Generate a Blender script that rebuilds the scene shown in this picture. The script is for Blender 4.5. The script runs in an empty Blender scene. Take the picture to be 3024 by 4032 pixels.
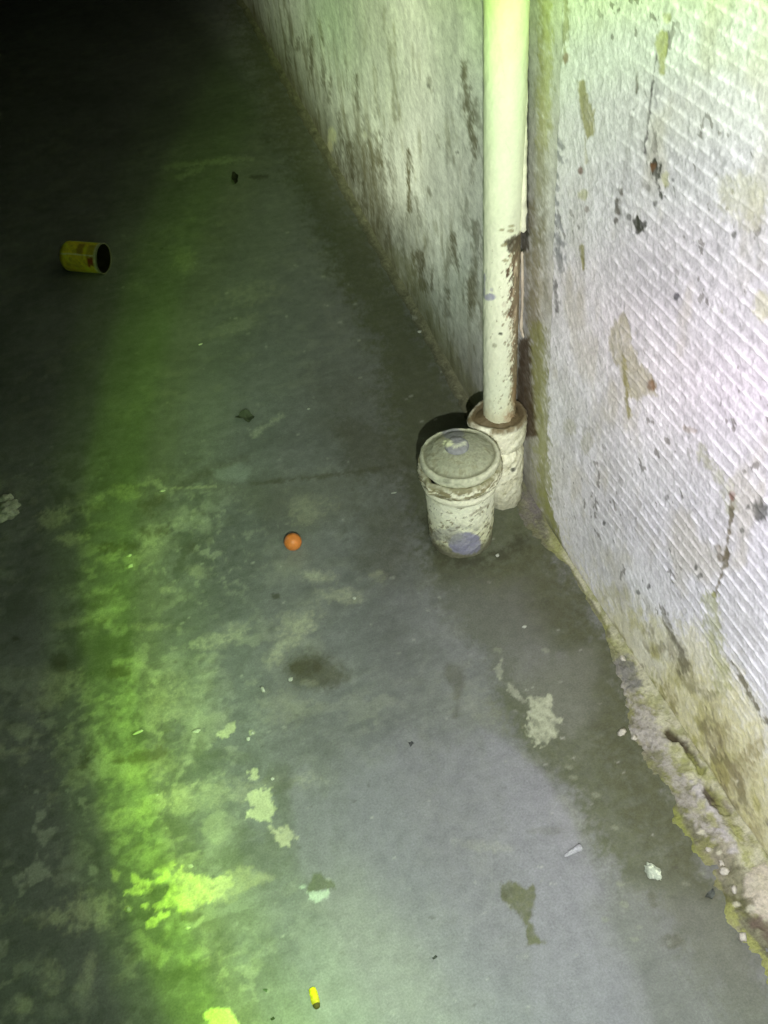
import bpy, bmesh, math, random
import numpy as np
from mathutils import Vector, Matrix

# ------------------------------------------------------------------ camera
F, PW, PH, EYE = 3845.0, 3024.0, 4032.0, 1.35          # focal length in photo pixels, photo size, eye height
CEN = np.array([PW / 2, PH / 2])
def unit(v): return v / np.linalg.norm(v)
_d = unit(np.array([1905 - CEN[0], 5700 - CEN[1], F]))   # straight down, in camera axes (x right, y down, z forward)
_h = np.array([-340 - CEN[0], -1800 - CEN[1], F]); _h = unit(_h - _d * _h.dot(_d) ); _h = unit(_h - _d * _h.dot(_d))
RT = np.array([np.cross(_h, -_d), _h, -_d])             # world = RT @ camera axes; Y runs along the wall, X into it
EYEP = np.array([0, 0, EYE])
def ray(u, v): return RT @ np.array([u - CEN[0], v - CEN[1], F])
def at(u, v, z=0.0):
    r = ray(u, v); return EYEP + r * (z - EYE) / r[2]
def on_wall(u, v, x=0.6):
    r = ray(u, v); return EYEP + r * (x / r[0])
def uv_of(P):                                            # where a world point lies on the measured photo
    q = (P - EYEP) @ RT
    z = np.maximum(q[:, 2], 0.05)
    ok = q[:, 2] > 0.3
    return np.where(ok, CEN[0] + F * q[:, 0] / z, -9e4), np.where(ok, CEN[1] + F * q[:, 1] / z, 9e4)

scene = bpy.context.scene
col = scene.collection
cd = bpy.data.cameras.new('camera'); cam = bpy.data.objects.new('camera', cd); col.objects.link(cam)
cd.sensor_fit = 'VERTICAL'; cd.sensor_height = 36.0; cd.sensor_width = 27.0; cd.lens = F / PH * 36.0
cd.clip_start = 0.02; cd.clip_end = 200
rx, dn, fw = RT[:, 0], RT[:, 1], RT[:, 2]
cam.matrix_world = Matrix(((rx[0], -dn[0], -fw[0], 0), (rx[1], -dn[1], -fw[1], 0), (rx[2], -dn[2], -fw[2], EYE), (0, 0, 0, 1)))
scene.camera = cam

# ------------------------------------------------------------------ night sky, exposure
w = bpy.data.worlds.new('World'); scene.world = w; w.use_nodes = True
sky = w.node_tree.nodes.new('ShaderNodeTexSky'); sky.sky_type = 'NISHITA'; sky.sun_disc = False
sky.sun_elevation = math.radians(-9); sky.sun_rotation = math.radians(200)
bg = w.node_tree.nodes['Background']; bg.inputs['Strength'].default_value = 0.05
w.node_tree.links.new(sky.outputs[0], bg.inputs['Color'])
scene.view_settings.view_transform = 'Standard'; scene.view_settings.look = 'None'
scene.view_settings.gamma = 1; scene.view_settings.exposure = 0.0

# ------------------------------------------------------------------ the torch: one small lamp, beam profile with an added lobe and tint for the wall
TORCH = np.array([0.015, 0.02, 1.13])
POWER = 132.0
def dirn(p): return unit(p - TORCH)
e1, e2, e3 = dirn(at(585, 3800)), dirn(at(330, 2300)), dirn(at(960, 40))
AX = unit(np.cross(e2 - e1, e3 - e1))
if AX.dot(dirn(at(1800, 2200))) < 0: AX = -AX
EDGE = math.degrees(math.acos(AX.dot(e1)))
ld = bpy.data.lights.new('torch', 'POINT'); lo = bpy.data.objects.new('torch', ld); col.objects.link(lo)
lo.location = TORCH; ld.energy = POWER; ld.shadow_soft_size = 0.006; ld.use_nodes = True
nt = ld.node_tree; nd = nt.nodes; lk = nt.links
em = nd['Emission']
tc = nd.new('ShaderNodeTexCoord')
def vdot(axis):
    n_ = nd.new('ShaderNodeVectorMath'); n_.operation = 'DOT_PRODUCT'
    lk.new(tc.outputs['Normal'], n_.inputs[0]); n_.inputs[1].default_value = [float(a) for a in axis]
    a_ = nd.new('ShaderNodeMath'); a_.operation = 'ARCCOSINE'; lk.new(n_.outputs['Value'], a_.inputs[0])
    return a_.outputs[0]
def ramp(val, lo_, hi_, stops):                          # angle in degrees -> colour
    m = nd.new('ShaderNodeMapRange'); lk.new(val, m.inputs[0])
    m.inputs[1].default_value = math.radians(lo_); m.inputs[2].default_value = math.radians(hi_)
    r = nd.new('ShaderNodeValToRGB'); lk.new(m.outputs[0], r.inputs[0]); cr = r.color_ramp
    while len(cr.elements) > 1: cr.elements.remove(cr.elements[-1])
    for i, (a, c) in enumerate(stops):
        if i == 0: e = cr.elements[0]; e.position = (a - lo_) / (hi_ - lo_)
        else: e = cr.elements.new((a - lo_) / (hi_ - lo_))
        e.color = (*c, 1)
    cr.interpolation = 'EASE'
    return r.outputs[0]
def addc(a, b):
    m = nd.new('ShaderNodeMix'); m.data_type = 'RGBA'; m.blend_type = 'ADD'; m.inputs[0].default_value = 1
    lk.new(a, m.inputs[6]); lk.new(b, m.inputs[7]); return m.outputs[2]
EG = EDGE
main = ramp(vdot(AX), EG - 60, EG + 20, [
    (EG - 52, (0.60, 0.56, 0.64)), (EG - 30, (0.50, 0.475, 0.535)), (EG - 24, (0.42, 0.43, 0.455)), (EG - 20, (0.37, 0.39, 0.40)), (EG - 16, (0.385, 0.44, 0.41)), (EG - 12, (0.42, 0.52, 0.41)),
    (EG - 9, (0.47, 0.66, 0.42)), (EG - 5.5, (0.53, 0.86, 0.34)), (EG - 3.8, (0.50, 0.88, 0.21)), (EG - 2.2, (0.38, 0.86, 0.06)), (EG - 0.8, (0.26, 0.60, 0.03)),
    (EG + 0.9, (0.07, 0.15, 0.012)), (EG + 3.0, (0.0, 0.0, 0.0))])
hot = ramp(vdot(dirn(on_wall(1650, 300))), 0, 34, [(0, (0.12, 0.15, 0.10)), (9, (0.10, 0.12, 0.09)), (18, (0.05, 0.06, 0.05)), (30, (0, 0, 0))])
SP = dirn(at(1250, 2900))
spill = ramp(vdot(SP), 0, 60, [(0, (0.085, 0.112, 0.070)), (17, (0.082, 0.112, 0.068)), (22.5, (0.058, 0.090, 0.044)), (25, (0.030, 0.052, 0.024)), (34, (0.024, 0.040, 0.018)), (50, (0.034, 0.062, 0.032))])
gate = ramp(vdot(AX), EG - 20, EG + 6, [(EG - 18, (1, 1, 1)), (EG - 4, (0.5, 0.5, 0.5)), (EG, (0, 0, 0))])
hm = nd.new('ShaderNodeMix'); hm.data_type = 'RGBA'; hm.blend_type = 'MULTIPLY'; hm.inputs[0].default_value = 1
lk.new(hot, hm.inputs[6]); lk.new(gate, hm.inputs[7])
warm = ramp(vdot(dirn(on_wall(2200, 1500))), 0, 20, [(0, (0.24, 0.24, 0.21)), (5, (0.21, 0.21, 0.185)), (11, (0.05, 0.05, 0.045)), (17, (0, 0, 0))])  # added lobe that brightens the wall corner and the drain fitting
neu = ramp(vdot(dirn(on_wall(2750, 350))), 0, 36, [(0, (1.10, 0.94, 1.04)), (14, (1.06, 0.92, 1.02)), (26, (1, 0.97, 1)), (34, (1, 1, 1))])  # added tint that takes green out of the near upper wall
m2_ = nd.new('ShaderNodeMix'); m2_.data_type = 'RGBA'; m2_.blend_type = 'MULTIPLY'; m2_.inputs[0].default_value = 1
lk.new(addc(addc(addc(main, spill), hm.outputs[2]), warm), m2_.inputs[6]); lk.new(neu, m2_.inputs[7]); lk.new(m2_.outputs[2], em.inputs['Color'])

# added unseen lamp, further left, to brighten the far wall beyond the pipe
ld2 = bpy.data.lights.new('wall_fill_lamp', 'POINT'); lo2 = bpy.data.objects.new('wall_fill_lamp', ld2); col.objects.link(lo2)
T2 = np.array([-0.55, 0.15, 1.05]); lo2.location = T2; ld2.energy = 430; ld2.shadow_soft_size = 0.01; ld2.use_nodes = True
nt = ld2.node_tree; nd = nt.nodes; lk = nt.links; tc = nd.new('ShaderNodeTexCoord')
A2 = unit(np.array([math.sin(math.radians(27)), math.cos(math.radians(27)), -math.tan(math.radians(13))]))
c2 = ramp(vdot(A2), 0, 40, [(0, (0.64, 0.84, 0.50)), (5, (0.76, 0.86, 0.60)), (8.5, (0.74, 0.80, 0.60)), (12, (0.34, 0.38, 0.29)), (16, (0.10, 0.13, 0.09)), (22, (0.015, 0.02, 0.015)), (30, (0, 0, 0))])
NB = unit(np.array([1.04, 0, 1.16]))                     # cut-off plane added to keep its light off the floor
g2 = ramp(vdot(NB), 78, 94, [(79, (0.6, 0.6, 0.6)), (85, (1, 1, 1)), (89.5, (0.6, 0.6, 0.6)), (91.5, (0, 0, 0))])
hm = nd.new('ShaderNodeMix'); hm.data_type = 'RGBA'; hm.blend_type = 'MULTIPLY'; hm.inputs[0].default_value = 1
lk.new(c2, hm.inputs[6]); lk.new(g2, hm.inputs[7]); lk.new(hm.outputs[2], nd['Emission'].inputs['Color'])

# ------------------------------------------------------------------ helpers
def tag(o, label=None, cat=None, group=None, kind=None):
    if label: o['label'] = label
    if cat: o['category'] = cat
    if group: o['group'] = group
    if kind: o['kind'] = kind
    return o
def empty(name, loc, label, cat, group=None):
    o = bpy.data.objects.new(name, None); col.objects.link(o); o.location = loc; o.empty_display_size = 0.05
    return tag(o, label, cat, group)
def hsh(ix, iy, seed):
    h = (ix.astype(np.int64) * 374761393 + iy.astype(np.int64) * 668265263 + seed * 2246822519) & 0xFFFFFFFF
    h = ((h ^ (h >> 13)) * 1274126177) & 0xFFFFFFFF
    return ((h ^ (h >> 16)) & 0xFFFF) / 65535.0
def vn(x, y, seed=0):
    ix, iy = np.floor(x), np.floor(y); fx, fy = x - ix, y - iy
    fx = fx * fx * (3 - 2 * fx); fy = fy * fy * (3 - 2 * fy)
    a, b, c, d = hsh(ix, iy, seed), hsh(ix + 1, iy, seed), hsh(ix, iy + 1, seed), hsh(ix + 1, iy + 1, seed)
    return (a + (b - a) * fx) * (1 - fy) + (c + (d - c) * fx) * fy
def fbm(x, y, octv=4, seed=0):                            # about -1 .. 1
    s, a, t = 0, 1.0, 0
    for i in range(octv):
        s = s + a * (vn(x, y, seed + i * 17) * 2 - 1); t += a; a *= 0.55; x = x * 2.03 + 5.1; y = y * 2.03 + 9.7
    return s / t * 1.6
def sst(a, b, x):
    t = np.clip((x - a) / (b - a), 0, 1); return t * t * (3 - 2 * t)

class Paint:
    """Colours of the vertices of one surface; marks are placed from their measured spots, ragged by the surface's own noise."""
    def __init__(s, P, a, b, base):
        s.P = P; s.u, s.v = uv_of(P); s.a, s.b = a, b       # a, b: surface coordinates in metres
        s.col = np.tile(np.array(base, float), (len(P), 1)); s.h = np.zeros(len(P))
        s.n1 = fbm(a * 28, b * 28, 4, 3); s.n2 = fbm(a * 75, b * 75, 4, 9); s.n3 = fbm(a * 200, b * 200, 2, 21)
    def mix(s, m, c, idx=None):
        c = np.array(c, float)
        if idx is None: s.col += (c - s.col) * m[:, None]
        else: s.col[idx] += (c - s.col[idx]) * m[:, None]
    def mul(s, m):
        s.col *= m[:, None]
    def sel(s, u0, u1, v0, v1, pad): 
        return np.nonzero((s.u > u0 - pad) & (s.u < u1 + pad) & (s.v > v0 - pad) & (s.v < v1 + pad))[0]
    def poly(s, pts, c, st=1.0, feather=12, rag=20, tex=0.15, dh=0, coarse=True):
        p = np.array(pts, float)
        i = s.sel(p[:, 0].min(), p[:, 0].max(), p[:, 1].min(), p[:, 1].max(), feather + rag * 2)
        if not len(i): return
        n = s.n1[i] * 0.5 + s.n2[i] * 0.55 + s.n3[i] * 0.35 if coarse else s.n2[i] * 0.8 + s.n3[i] * 0.6
        u, v = s.u[i], s.v[i]
        dmin = np.full(len(i), 1e9); ins = np.zeros(len(i), bool)
        for k in range(len(p)):
            x0, y0 = p[k]; x1, y1 = p[(k + 1) % len(p)]
            ex, ey = x1 - x0, y1 - y0; L = ex * ex + ey * ey + 1e-9
            t = np.clip(((u - x0) * ex + (v - y0) * ey) / L, 0, 1)
            dmin = np.minimum(dmin, np.hypot(u - x0 - t * ex, v - y0 - t * ey))
            cond = ((y0 > v) != (y1 > v)) & (u < (x1 - x0) * (v - y0) / ((y1 - y0) if y1 != y0 else 1e-9) + x0)
            ins ^= cond
        sd = np.where(ins, -dmin, dmin) + n * rag
        m = sst(feather, -feather, sd)
        if tex: m = m * np.clip(1 - tex * (0.5 + 0.7 * s.n2[i] + 0.6 * s.n3[i]), 0, 1)
        s.mix(m * st, c, i); s.h[i] += dh * m
    def line(s, pts, wd, c, st=1.0, feather=None, rag=None, tex=0.15, dh=0):
        p = np.array(pts, float); wd = float(wd)
        feather = wd * 0.45 if feather is None else feather; rag = wd * 0.5 if rag is None else rag
        i = s.sel(p[:, 0].min(), p[:, 0].max(), p[:, 1].min(), p[:, 1].max(), feather + rag * 2 + wd)
        if not len(i): return
        u, v = s.u[i], s.v[i]; dmin = np.full(len(i), 1e9)
        for k in range(len(p) - 1):
            x0, y0 = p[k]; x1, y1 = p[k + 1]; ex, ey = x1 - x0, y1 - y0; L = ex * ex + ey * ey + 1e-9
            t = np.clip(((u - x0) * ex + (v - y0) * ey) / L, 0, 1)
            dmin = np.minimum(dmin, np.hypot(u - x0 - t * ex, v - y0 - t * ey))
        sd = dmin - wd / 2 + (s.n1[i] * 0.35 + s.n2[i] * 0.6 + s.n3[i] * 0.5) * rag
        m = sst(feather, -feather, sd)
        if tex: m = m * np.clip(1 - tex * (0.5 + 0.7 * s.n2[i] + 0.6 * s.n3[i]), 0, 1)
        s.mix(m * st, c, i); s.h[i] += dh * m
    def blob(s, u0, v0, ru, rv, c, st=1.0, ang=0, feather=0.35, rag=0.45, tex=0.12, dh=0):
        R = max(ru, rv); i = s.sel(u0, u0, v0, v0, R * (1 + feather + rag * 1.6))
        if not len(i): return
        ca, sa = math.cos(math.radians(ang)), math.sin(math.radians(ang))
        x, y = s.u[i] - u0, s.v[i] - v0
        dd = np.hypot((x * ca + y * sa) / ru, (-x * sa + y * ca) / rv) + (s.n1[i] * 0.4 + s.n2[i] * 0.6 + s.n3[i] * 0.5) * rag
        m = sst(1 + feather, 1 - feather, dd)
        if tex: m = m * np.clip(1 - tex * (0.5 + 0.7 * s.n2[i] + 0.6 * s.n3[i]), 0, 1)
        s.mix(m * st, c, i); s.h[i] += dh * m

def grid_mesh(name, P, nr, nc, colr, m, parent=None, smooth=True, closed=False):
    """nr x nc vertices in rows -> one mesh object with its colours."""
    me = bpy.data.meshes.new(name)
    r = np.arange(nr - 1)[:, None]; cN = nc if closed else nc - 1; c = np.arange(cN)[None, :]
    c2 = (c + 1) % nc
    f = np.stack([r * nc + c, r * nc + c2, (r + 1) * nc + c2, (r + 1) * nc + c], -1).reshape(-1, 4)
    me.vertices.add(len(P)); me.vertices.foreach_set('co', P.astype(np.float32).ravel())
    me.loops.add(f.size); me.loops.foreach_set('vertex_index', f.astype(np.int32).ravel())
    me.polygons.add(len(f)); me.polygons.foreach_set('loop_start', np.arange(0, f.size, 4, dtype=np.int32))
    me.polygons.foreach_set('use_smooth', np.full(len(f), smooth))
    me.update(calc_edges=True)
    set_col(me, colr)
    me.materials.append(m)
    o = bpy.data.objects.new(name, me); col.objects.link(o)
    if parent: o.parent = parent
    return o
def set_col(me, colr):
    at_ = me.attributes.new('col', 'FLOAT_COLOR', 'POINT')
    c4 = np.ones((len(me.vertices), 4), np.float32); c4[:, :3] = np.clip(colr, 0.002, 0.95); at_.data.foreach_set('color', c4.ravel())

def material(name, rough=0.7, bump=0.3, scale=400, grain=0.25, spec=0.3, metallic=0.0, dist=0.0015, coat=0.0, rough_var=0.15, grain2=0.0, scale2=50):
    m = bpy.data.materials.new(name); m.use_nodes = True; n = m.node_tree.nodes; l = m.node_tree.links
    b = n['Principled BSDF']; b.inputs['Specular IOR Level'].default_value = spec; b.inputs['Metallic'].default_value = metallic
    b.inputs['Coat Weight'].default_value = coat
    a = n.new('ShaderNodeAttribute'); a.attribute_name = 'col'
    t = n.new('ShaderNodeTexCoord'); nz = n.new('ShaderNodeTexNoise'); l.new(t.outputs['Object'], nz.inputs['Vector'])
    nz.inputs['Scale'].default_value = scale; nz.inputs['Detail'].default_value = 5; nz.inputs['Roughness'].default_value = 0.7
    mr = n.new('ShaderNodeMapRange'); l.new(nz.outputs['Fac'], mr.inputs[0]); mr.inputs[1].default_value = 0.25; mr.inputs[2].default_value = 0.75
    mr.inputs[3].default_value = 1 - grain; mr.inputs[4].default_value = 1 + grain
    mx = n.new('ShaderNodeVectorMath'); mx.operation = 'SCALE'; l.new(a.outputs['Color'], mx.inputs[0]); l.new(mr.outputs[0], mx.inputs['Scale'])
    if grain2:
        n3 = n.new('ShaderNodeTexNoise'); l.new(t.outputs['Object'], n3.inputs['Vector']); n3.inputs['Scale'].default_value = scale2; n3.inputs['Detail'].default_value = 9; n3.inputs['Roughness'].default_value = 0.72
        m3 = n.new('ShaderNodeMapRange'); l.new(n3.outputs['Fac'], m3.inputs[0]); m3.inputs[1].default_value = 0.32; m3.inputs[2].default_value = 0.68
        m3.inputs[3].default_value = 1 - grain2; m3.inputs[4].default_value = 1 + grain2
        x3 = n.new('ShaderNodeVectorMath'); x3.operation = 'SCALE'; l.new(mx.outputs[0], x3.inputs[0]); l.new(m3.outputs[0], x3.inputs['Scale']); mx = x3
    l.new(mx.outputs[0], b.inputs['Base Color'])
    n2 = n.new('ShaderNodeTexNoise'); l.new(t.outputs['Object'], n2.inputs['Vector']); n2.inputs['Scale'].default_value = 14; n2.inputs['Detail'].default_value = 6
    m2 = n.new('ShaderNodeMapRange'); l.new(n2.outputs['Fac'], m2.inputs[0]); m2.inputs[1].default_value = 0.3; m2.inputs[2].default_value = 0.7
    m2.inputs[3].default_value = rough - rough_var; m2.inputs[4].default_value = min(1, rough + rough_var); l.new(m2.outputs[0], b.inputs['Roughness'])
    bp = n.new('ShaderNodeBump'); bp.inputs['Strength'].default_value = bump; bp.inputs['Distance'].default_value = dist
    l.new(nz.outputs['Fac'], bp.inputs['Height']); l.new(bp.outputs[0], b.inputs['Normal'])
    return m
M_floor = material('floor_concrete', rough=0.50, bump=0.5, scale=330, grain=0.24, spec=0.4, dist=0.0012, grain2=0.15, scale2=42)
M_wall = material('old_painted_plaster', rough=0.75, bump=0.5, scale=300, grain=0.16, spec=0.25, dist=0.002, grain2=0.13, scale2=60)
M_skirt = material('crumbling_mortar', rough=0.9, bump=0.9, scale=220, grain=0.35, spec=0.15, dist=0.004)
M_pipe = material('flaking_cream_paint', rough=0.55, bump=0.5, scale=180, grain=0.07, spec=0.35, dist=0.0012)
M_crust = material('encrusted_cream_paint', rough=0.7, bump=0.9, scale=170, grain=0.2, spec=0.3, dist=0.003)
M_can = material('printed_can_metal', rough=0.38, bump=0.3, scale=120, grain=0.2, spec=0.6, metallic=0.15, dist=0.001)
M_ball = material('orange_plastic', rough=0.45, bump=0.15, scale=120, grain=0.12, spec=0.4, dist=0.0006)
M_bits = material('debris', rough=0.8, bump=0.6, scale=300, grain=0.3, spec=0.2, dist=0.002)

# ------------------------------------------------------------------ floor (structure)
def steps(a, b, f):                                        # positions from a to b with spacing f(x)
    out = [a]
    while out[-1] < b: out.append(out[-1] + f(out[-1]))
    return np.array(out)
xs = np.concatenate([[-9, -6, -4, -3], np.arange(-2.4, -0.565, 0.014), np.arange(-0.56, 0.70, 0.0026), [0.8, 1.2, 3]])
ys = np.concatenate([[-6, -4, -3, -2, -1.5, -1.1], np.arange(-0.8, 0.16, 0.012), steps(0.17, 5.0, lambda y: 0.0026 * max(1, (y / 0.8) ** 1.15)), [5.3, 5.8, 6.6, 8, 11, 16, 26]])
GX, GY = np.meshgrid(xs, ys); a = GX.ravel(); b = GY.ravel()
P = np.stack([a, b, np.zeros_like(a)], 1)
p = Paint(P, a, b, (0.198, 0.202, 0.190))
big = fbm(a * 2.2, b * 1.6, 4, 40); mid = fbm(a * 8, b * 6, 4, 50)
ribb = fbm(a * 14, b * 60, 3, 77)                          # faint brushed streaks running across
p.mul(1 + 0.15 * big + 0.12 * mid + 0.08 * ribb + 0.05 * fbm(a * 60, b * 240, 2, 79) + 0.04 * p.n3)
# mottled algae / lichen region on the left
mott = sst(0.10, 0.55, fbm(a * 9, b * 8, 5, 61) + 0.25 * p.n2)
reg = sst(1250, 700, p.u) * sst(1650, 2050, p.v) * 0.65 * (p.u > -8e4) + 0.12
p.mix(mott * reg * 0.75, (0.36, 0.37, 0.30))
m3 = sst(0.05, 0.5, fbm(a * 26, b * 34, 4, 63)) * sst(-.2, .4, fbm(a * 5, b * 5, 3, 64)); p.mix(m3 * (reg * 0.6 + 0.10), (0.42, 0.43, 0.31))
m5 = sst(0.2, 0.6, fbm(a * 60, b * 75, 4, 68)) * sst(-.3, .4, fbm(a * 6, b * 6, 3, 62)); p.mix(m5 * reg * 0.5, (0.50, 0.51, 0.38)); m6 = sst(0.2, 0.6, fbm(a * 55 + 3, b * 75, 4, 74)); p.mix(m6 * reg * 0.4, (0.08, 0.085, 0.06))
m4 = sst(0.1, 0.5, fbm(a * 30 + 9, b * 40, 4, 65)) * sst(-.1, .4, fbm(a * 5 + 5, b * 5, 3, 69)); p.mix(m4 * (reg * 0.5 + 0.12), (0.10, 0.105, 0.08))
dk = sst(0.15, 0.6, fbm(a * 7 + 4, b * 7, 5, 66)); p.mix(dk * reg * 0.75, (0.12, 0.13, 0.10))
wh = sst(0.55, 0.8, fbm(a * 30, b * 30, 4, 71)) * (sst(900, 300, p.u) * sst(2500, 3100, p.v)); p.mix(wh * 0.6, (0.45, 0.45, 0.38))
OL, OLD, LAV, PALE, DARK = (0.104, 0.114, 0.058), (0.098, 0.095, 0.060), (0.262, 0.256, 0.272), (0.52, 0.52, 0.36), (0.07, 0.07, 0.045)
LICH = (0.58, 0.60, 0.37)
# smoother darker stretch up the middle
p.poly([(700, 500), (1250, 500), (1560, 1050), (1800, 1550), (1620, 1700), (1250, 1750), (1000, 1400), (800, 1000)], (0.18, 0.185, 0.165), 0.45, 140, 60)
# olive dirt along the walls
p.poly([(900, 0), (1010, 100), (1220, 480), (1480, 950), (1830, 1560), (2140, 2060), (2360, 2420), (2620, 2980), (2760, 3320), (2960, 3760), (3100, 4100), (2900, 4100), (2780, 3850), (2600, 3600), (2380, 3400), (2260, 3150), (2060, 2960), (1980, 2800), (1900, 2600), (1780, 2420), (1700, 2300), (1620, 1950), (1540, 1750), (1500, 1450), (1330, 1100), (1150, 700), (1000, 300)], OL, 0.9, 70, 60)
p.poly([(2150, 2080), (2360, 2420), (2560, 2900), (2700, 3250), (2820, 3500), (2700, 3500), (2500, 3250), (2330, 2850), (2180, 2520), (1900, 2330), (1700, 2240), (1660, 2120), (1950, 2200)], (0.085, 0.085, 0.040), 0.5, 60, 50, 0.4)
p.line([(1690, 2060), (1740, 2170), (1830, 2215), (1940, 2190), (2060, 2130)], 50, (0.05, 0.05, 0.03), 0.7, 26, 30, 0.4)  # darker band curving round the front of the drain fitting's foot
p.poly([(1250, 1500), (1600, 1400), (1800, 1600), (1700, 2150), (2080, 2240), (2250, 2420), (2060, 2520), (1500, 2250), (1400, 1900), (1280, 1750)], OLD, 0.35, 120, 60)
p.poly([(1330, 1640), (1480, 1690), (1630, 1780), (1600, 1880), (1420, 1880), (1350, 1800)], OLD, 0.55, 40, 30)
p.poly([(1390, 2000), (1560, 1960), (1600, 2180), (1520, 2330), (1400, 2250)], OLD, 0.4, 70, 40)
p.poly([(830, 1900), (1420, 1870), (1380, 2070), (1150, 2100), (980, 2000)], (0.15, 0.15, 0.11), 0.5, 50, 30)
# lavender grey floor patch, lower middle
p.poly([(1250, 3200), (1400, 2980), (1580, 2900), (1780, 2900), (1980, 2960), (2130, 3090), (2200, 3220), (2240, 3360), (2330, 3490), (2360, 3620), (2430, 3740), (2500, 3860), (2570, 4100), (1500, 4100), (1380, 3850), (1320, 3500)], LAV, 0.75, 110, 30)
p.poly([(1880, 2860), (2000, 2930), (2130, 3040), (2250, 3220), (2290, 3360), (2370, 3490), (2400, 3620), (2470, 3740), (2530, 3860), (2600, 4100), (2100, 4100), (2080, 3700), (2050, 3400), (1980, 3150)], LAV, 0.8, 24, 14)
p.poly([(1120, 3080), (1200, 3000), (1290, 3150), (1330, 3400), (1290, 3560), (1180, 3420), (1160, 3250)], LAV, 0.6, 22, 16)
p.poly([(1240, 3500), (1420, 3450), (1700, 3700), (1900, 4100), (1150, 4100)], (0.30, 0.31, 0.27), 0.8, 150, 40)
p.poly([(2340, 3560), (2560, 3480), (2800, 3560), (2980, 3800), (3100, 4100), (2560, 4100), (2440, 3800)], (0.19, 0.195, 0.165), 0.6, 90, 50)
p.poly([(2020, 2560), (2330, 2560), (2350, 2780), (2250, 2900), (2150, 2830), (2010, 2700)], (0.22, 0.225, 0.19), 0.5, 50, 40)
p.poly([(1500, 2320), (1600, 2315), (2050, 2300), (2200, 2600), (1900, 2700), (1600, 2450)], (0.235, 0.232, 0.235), 0.35, 80, 40)
# dark joint-like line left of the drain, and the pale patch beside it
p.line([(690, 1925), (840, 1850), (960, 1815)], 34, OLD, 0.55, 16, 10)
p.line([(1000, 1905), (1180, 1885), (1360, 1865), (1560, 1835)], 15, OLD, 0.7, 8, 8)
p.poly([(830, 1850), (960, 1815), (990, 1860), (960, 1905), (870, 1890)], (0.30, 0.32, 0.29), 0.75, 12, 12)
p.line([(650, 1925), (850, 1915)], 6, PALE, 0.5)
p.blob(1240, 2640, 110, 70, OLD, 0.85, 5, 0.45, 0.25); p.blob(1210, 2625, 55, 28, (0.07, 0.065, 0.03), 0.5)
p.blob(1215, 2690, 30, 14, (0.3, 0.3, 0.22), 0.4)
p.poly([(1760, 2610), (1830, 2630), (1825, 2700), (1805, 2820), (1785, 2825), (1790, 2720), (1740, 2660)], OLD, 0.55, 14, 12)
# pale scuffs
for (u0, v0, ru, rv, an, st) in [(1215, 2010, 80, 45, -10, .35), (1265, 2270, 60, 22, 5, .5), (1340, 2345, 75, 28, 5, .45), (1180, 2440, 90, 40, -25, .35), (1140, 2520, 110, 34, -45, .55), (850, 2520, 85, 28, -12, .6), (720, 2770, 70, 60, 0, .3),
        (640, 2750, 60, 100, 20, .35), (1480, 2270, 26, 22, 0, .35), (1120, 2790, 90, 60, 0, .2), (930, 2470, 60, 18, 0, .35), (600, 2470, 70, 14, 0, .3), (930, 1280, 110, 26, -20, .20), (980, 1160, 120, 40, -8, .22), (730, 1030, 42, 40, 0, .30),
        (500, 1940, 60, 26, 0, .4), (670, 2320, 30, 14, 0, .5), (1900, 2800, 110, 50, 30, .12), (780, 2250, 40, 20, 10, .4), (300, 2450, 120, 14, -10, .3), (210, 2040, 48, 34, -10, .75), (280, 2120, 50, 22, 0, .7), (330, 1990, 60, 40, 0, .3), (230, 2710, 90, 60, -20, .5),
        (900, 3120, 260, 40, -8, .4), (620, 3160, 180, 26, -22, .7), (560, 3050, 60, 50, 0, .4), (350, 3590, 110, 60, -15, .75), (160, 3620, 60, 30, 0, .4), (200, 3850, 40, 60, 0, .5), (340, 3850, 28, 90, 15, .5), (90, 3960, 30, 30, 0, .6), (600, 3000, 120, 60, 0, .4), (1900, 3330, 100, 20, 5, .18)]:
    p.blob(u0, v0, ru, rv, PALE, st, an, 0.6, 0.55, 0.5)
for q in [[(455, 2610), (520, 2600), (590, 2640), (610, 2700), (570, 2740)], [(400, 1950), (330, 2000), (350, 2060)], [(560, 1905), (600, 1890), (655, 1935), (620, 1950)], [(800, 2720), (745, 2980), (690, 3080)], [(480, 2880), (560, 2850), (630, 2890)], [(500, 2210), (560, 2190)], [(370, 2890), (420, 2960), (400, 3070)],
          [(1000, 1710), (1060, 1670), (1110, 1640)], [(360, 2440), (420, 2400), (520, 2390)], [(640, 660), (790, 640), (1000, 628)], [(700, 700), (800, 655)]]:
    p.line(q, 17, (0.45, 0.46, 0.35), 0.5, 9, 12, 0.4)
for q in [[(640, 1960), (560, 1990), (600, 2030)], [(430, 2660), (500, 2640)], [(740, 2150), (700, 2230)], [(560, 2100), (640, 2090)], [(400, 2160), (520, 2150)], [(470, 3000), (640, 2960)], [(330, 3000), (350, 2950)]]:
    p.line(q, 30, OLD, 0.7, 14, 20)
p.line([(735, 2110), (715, 2200), (700, 2260)], 34, (0.12, 0.13, 0.11), 0.6, 14, 16)
p.blob(240, 2610, 40, 36, DARK, 0.6); p.blob(60, 2515, 16, 8, DARK, 0.7); p.blob(1086, 2347, 16, 9, DARK, 0.8)
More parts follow.
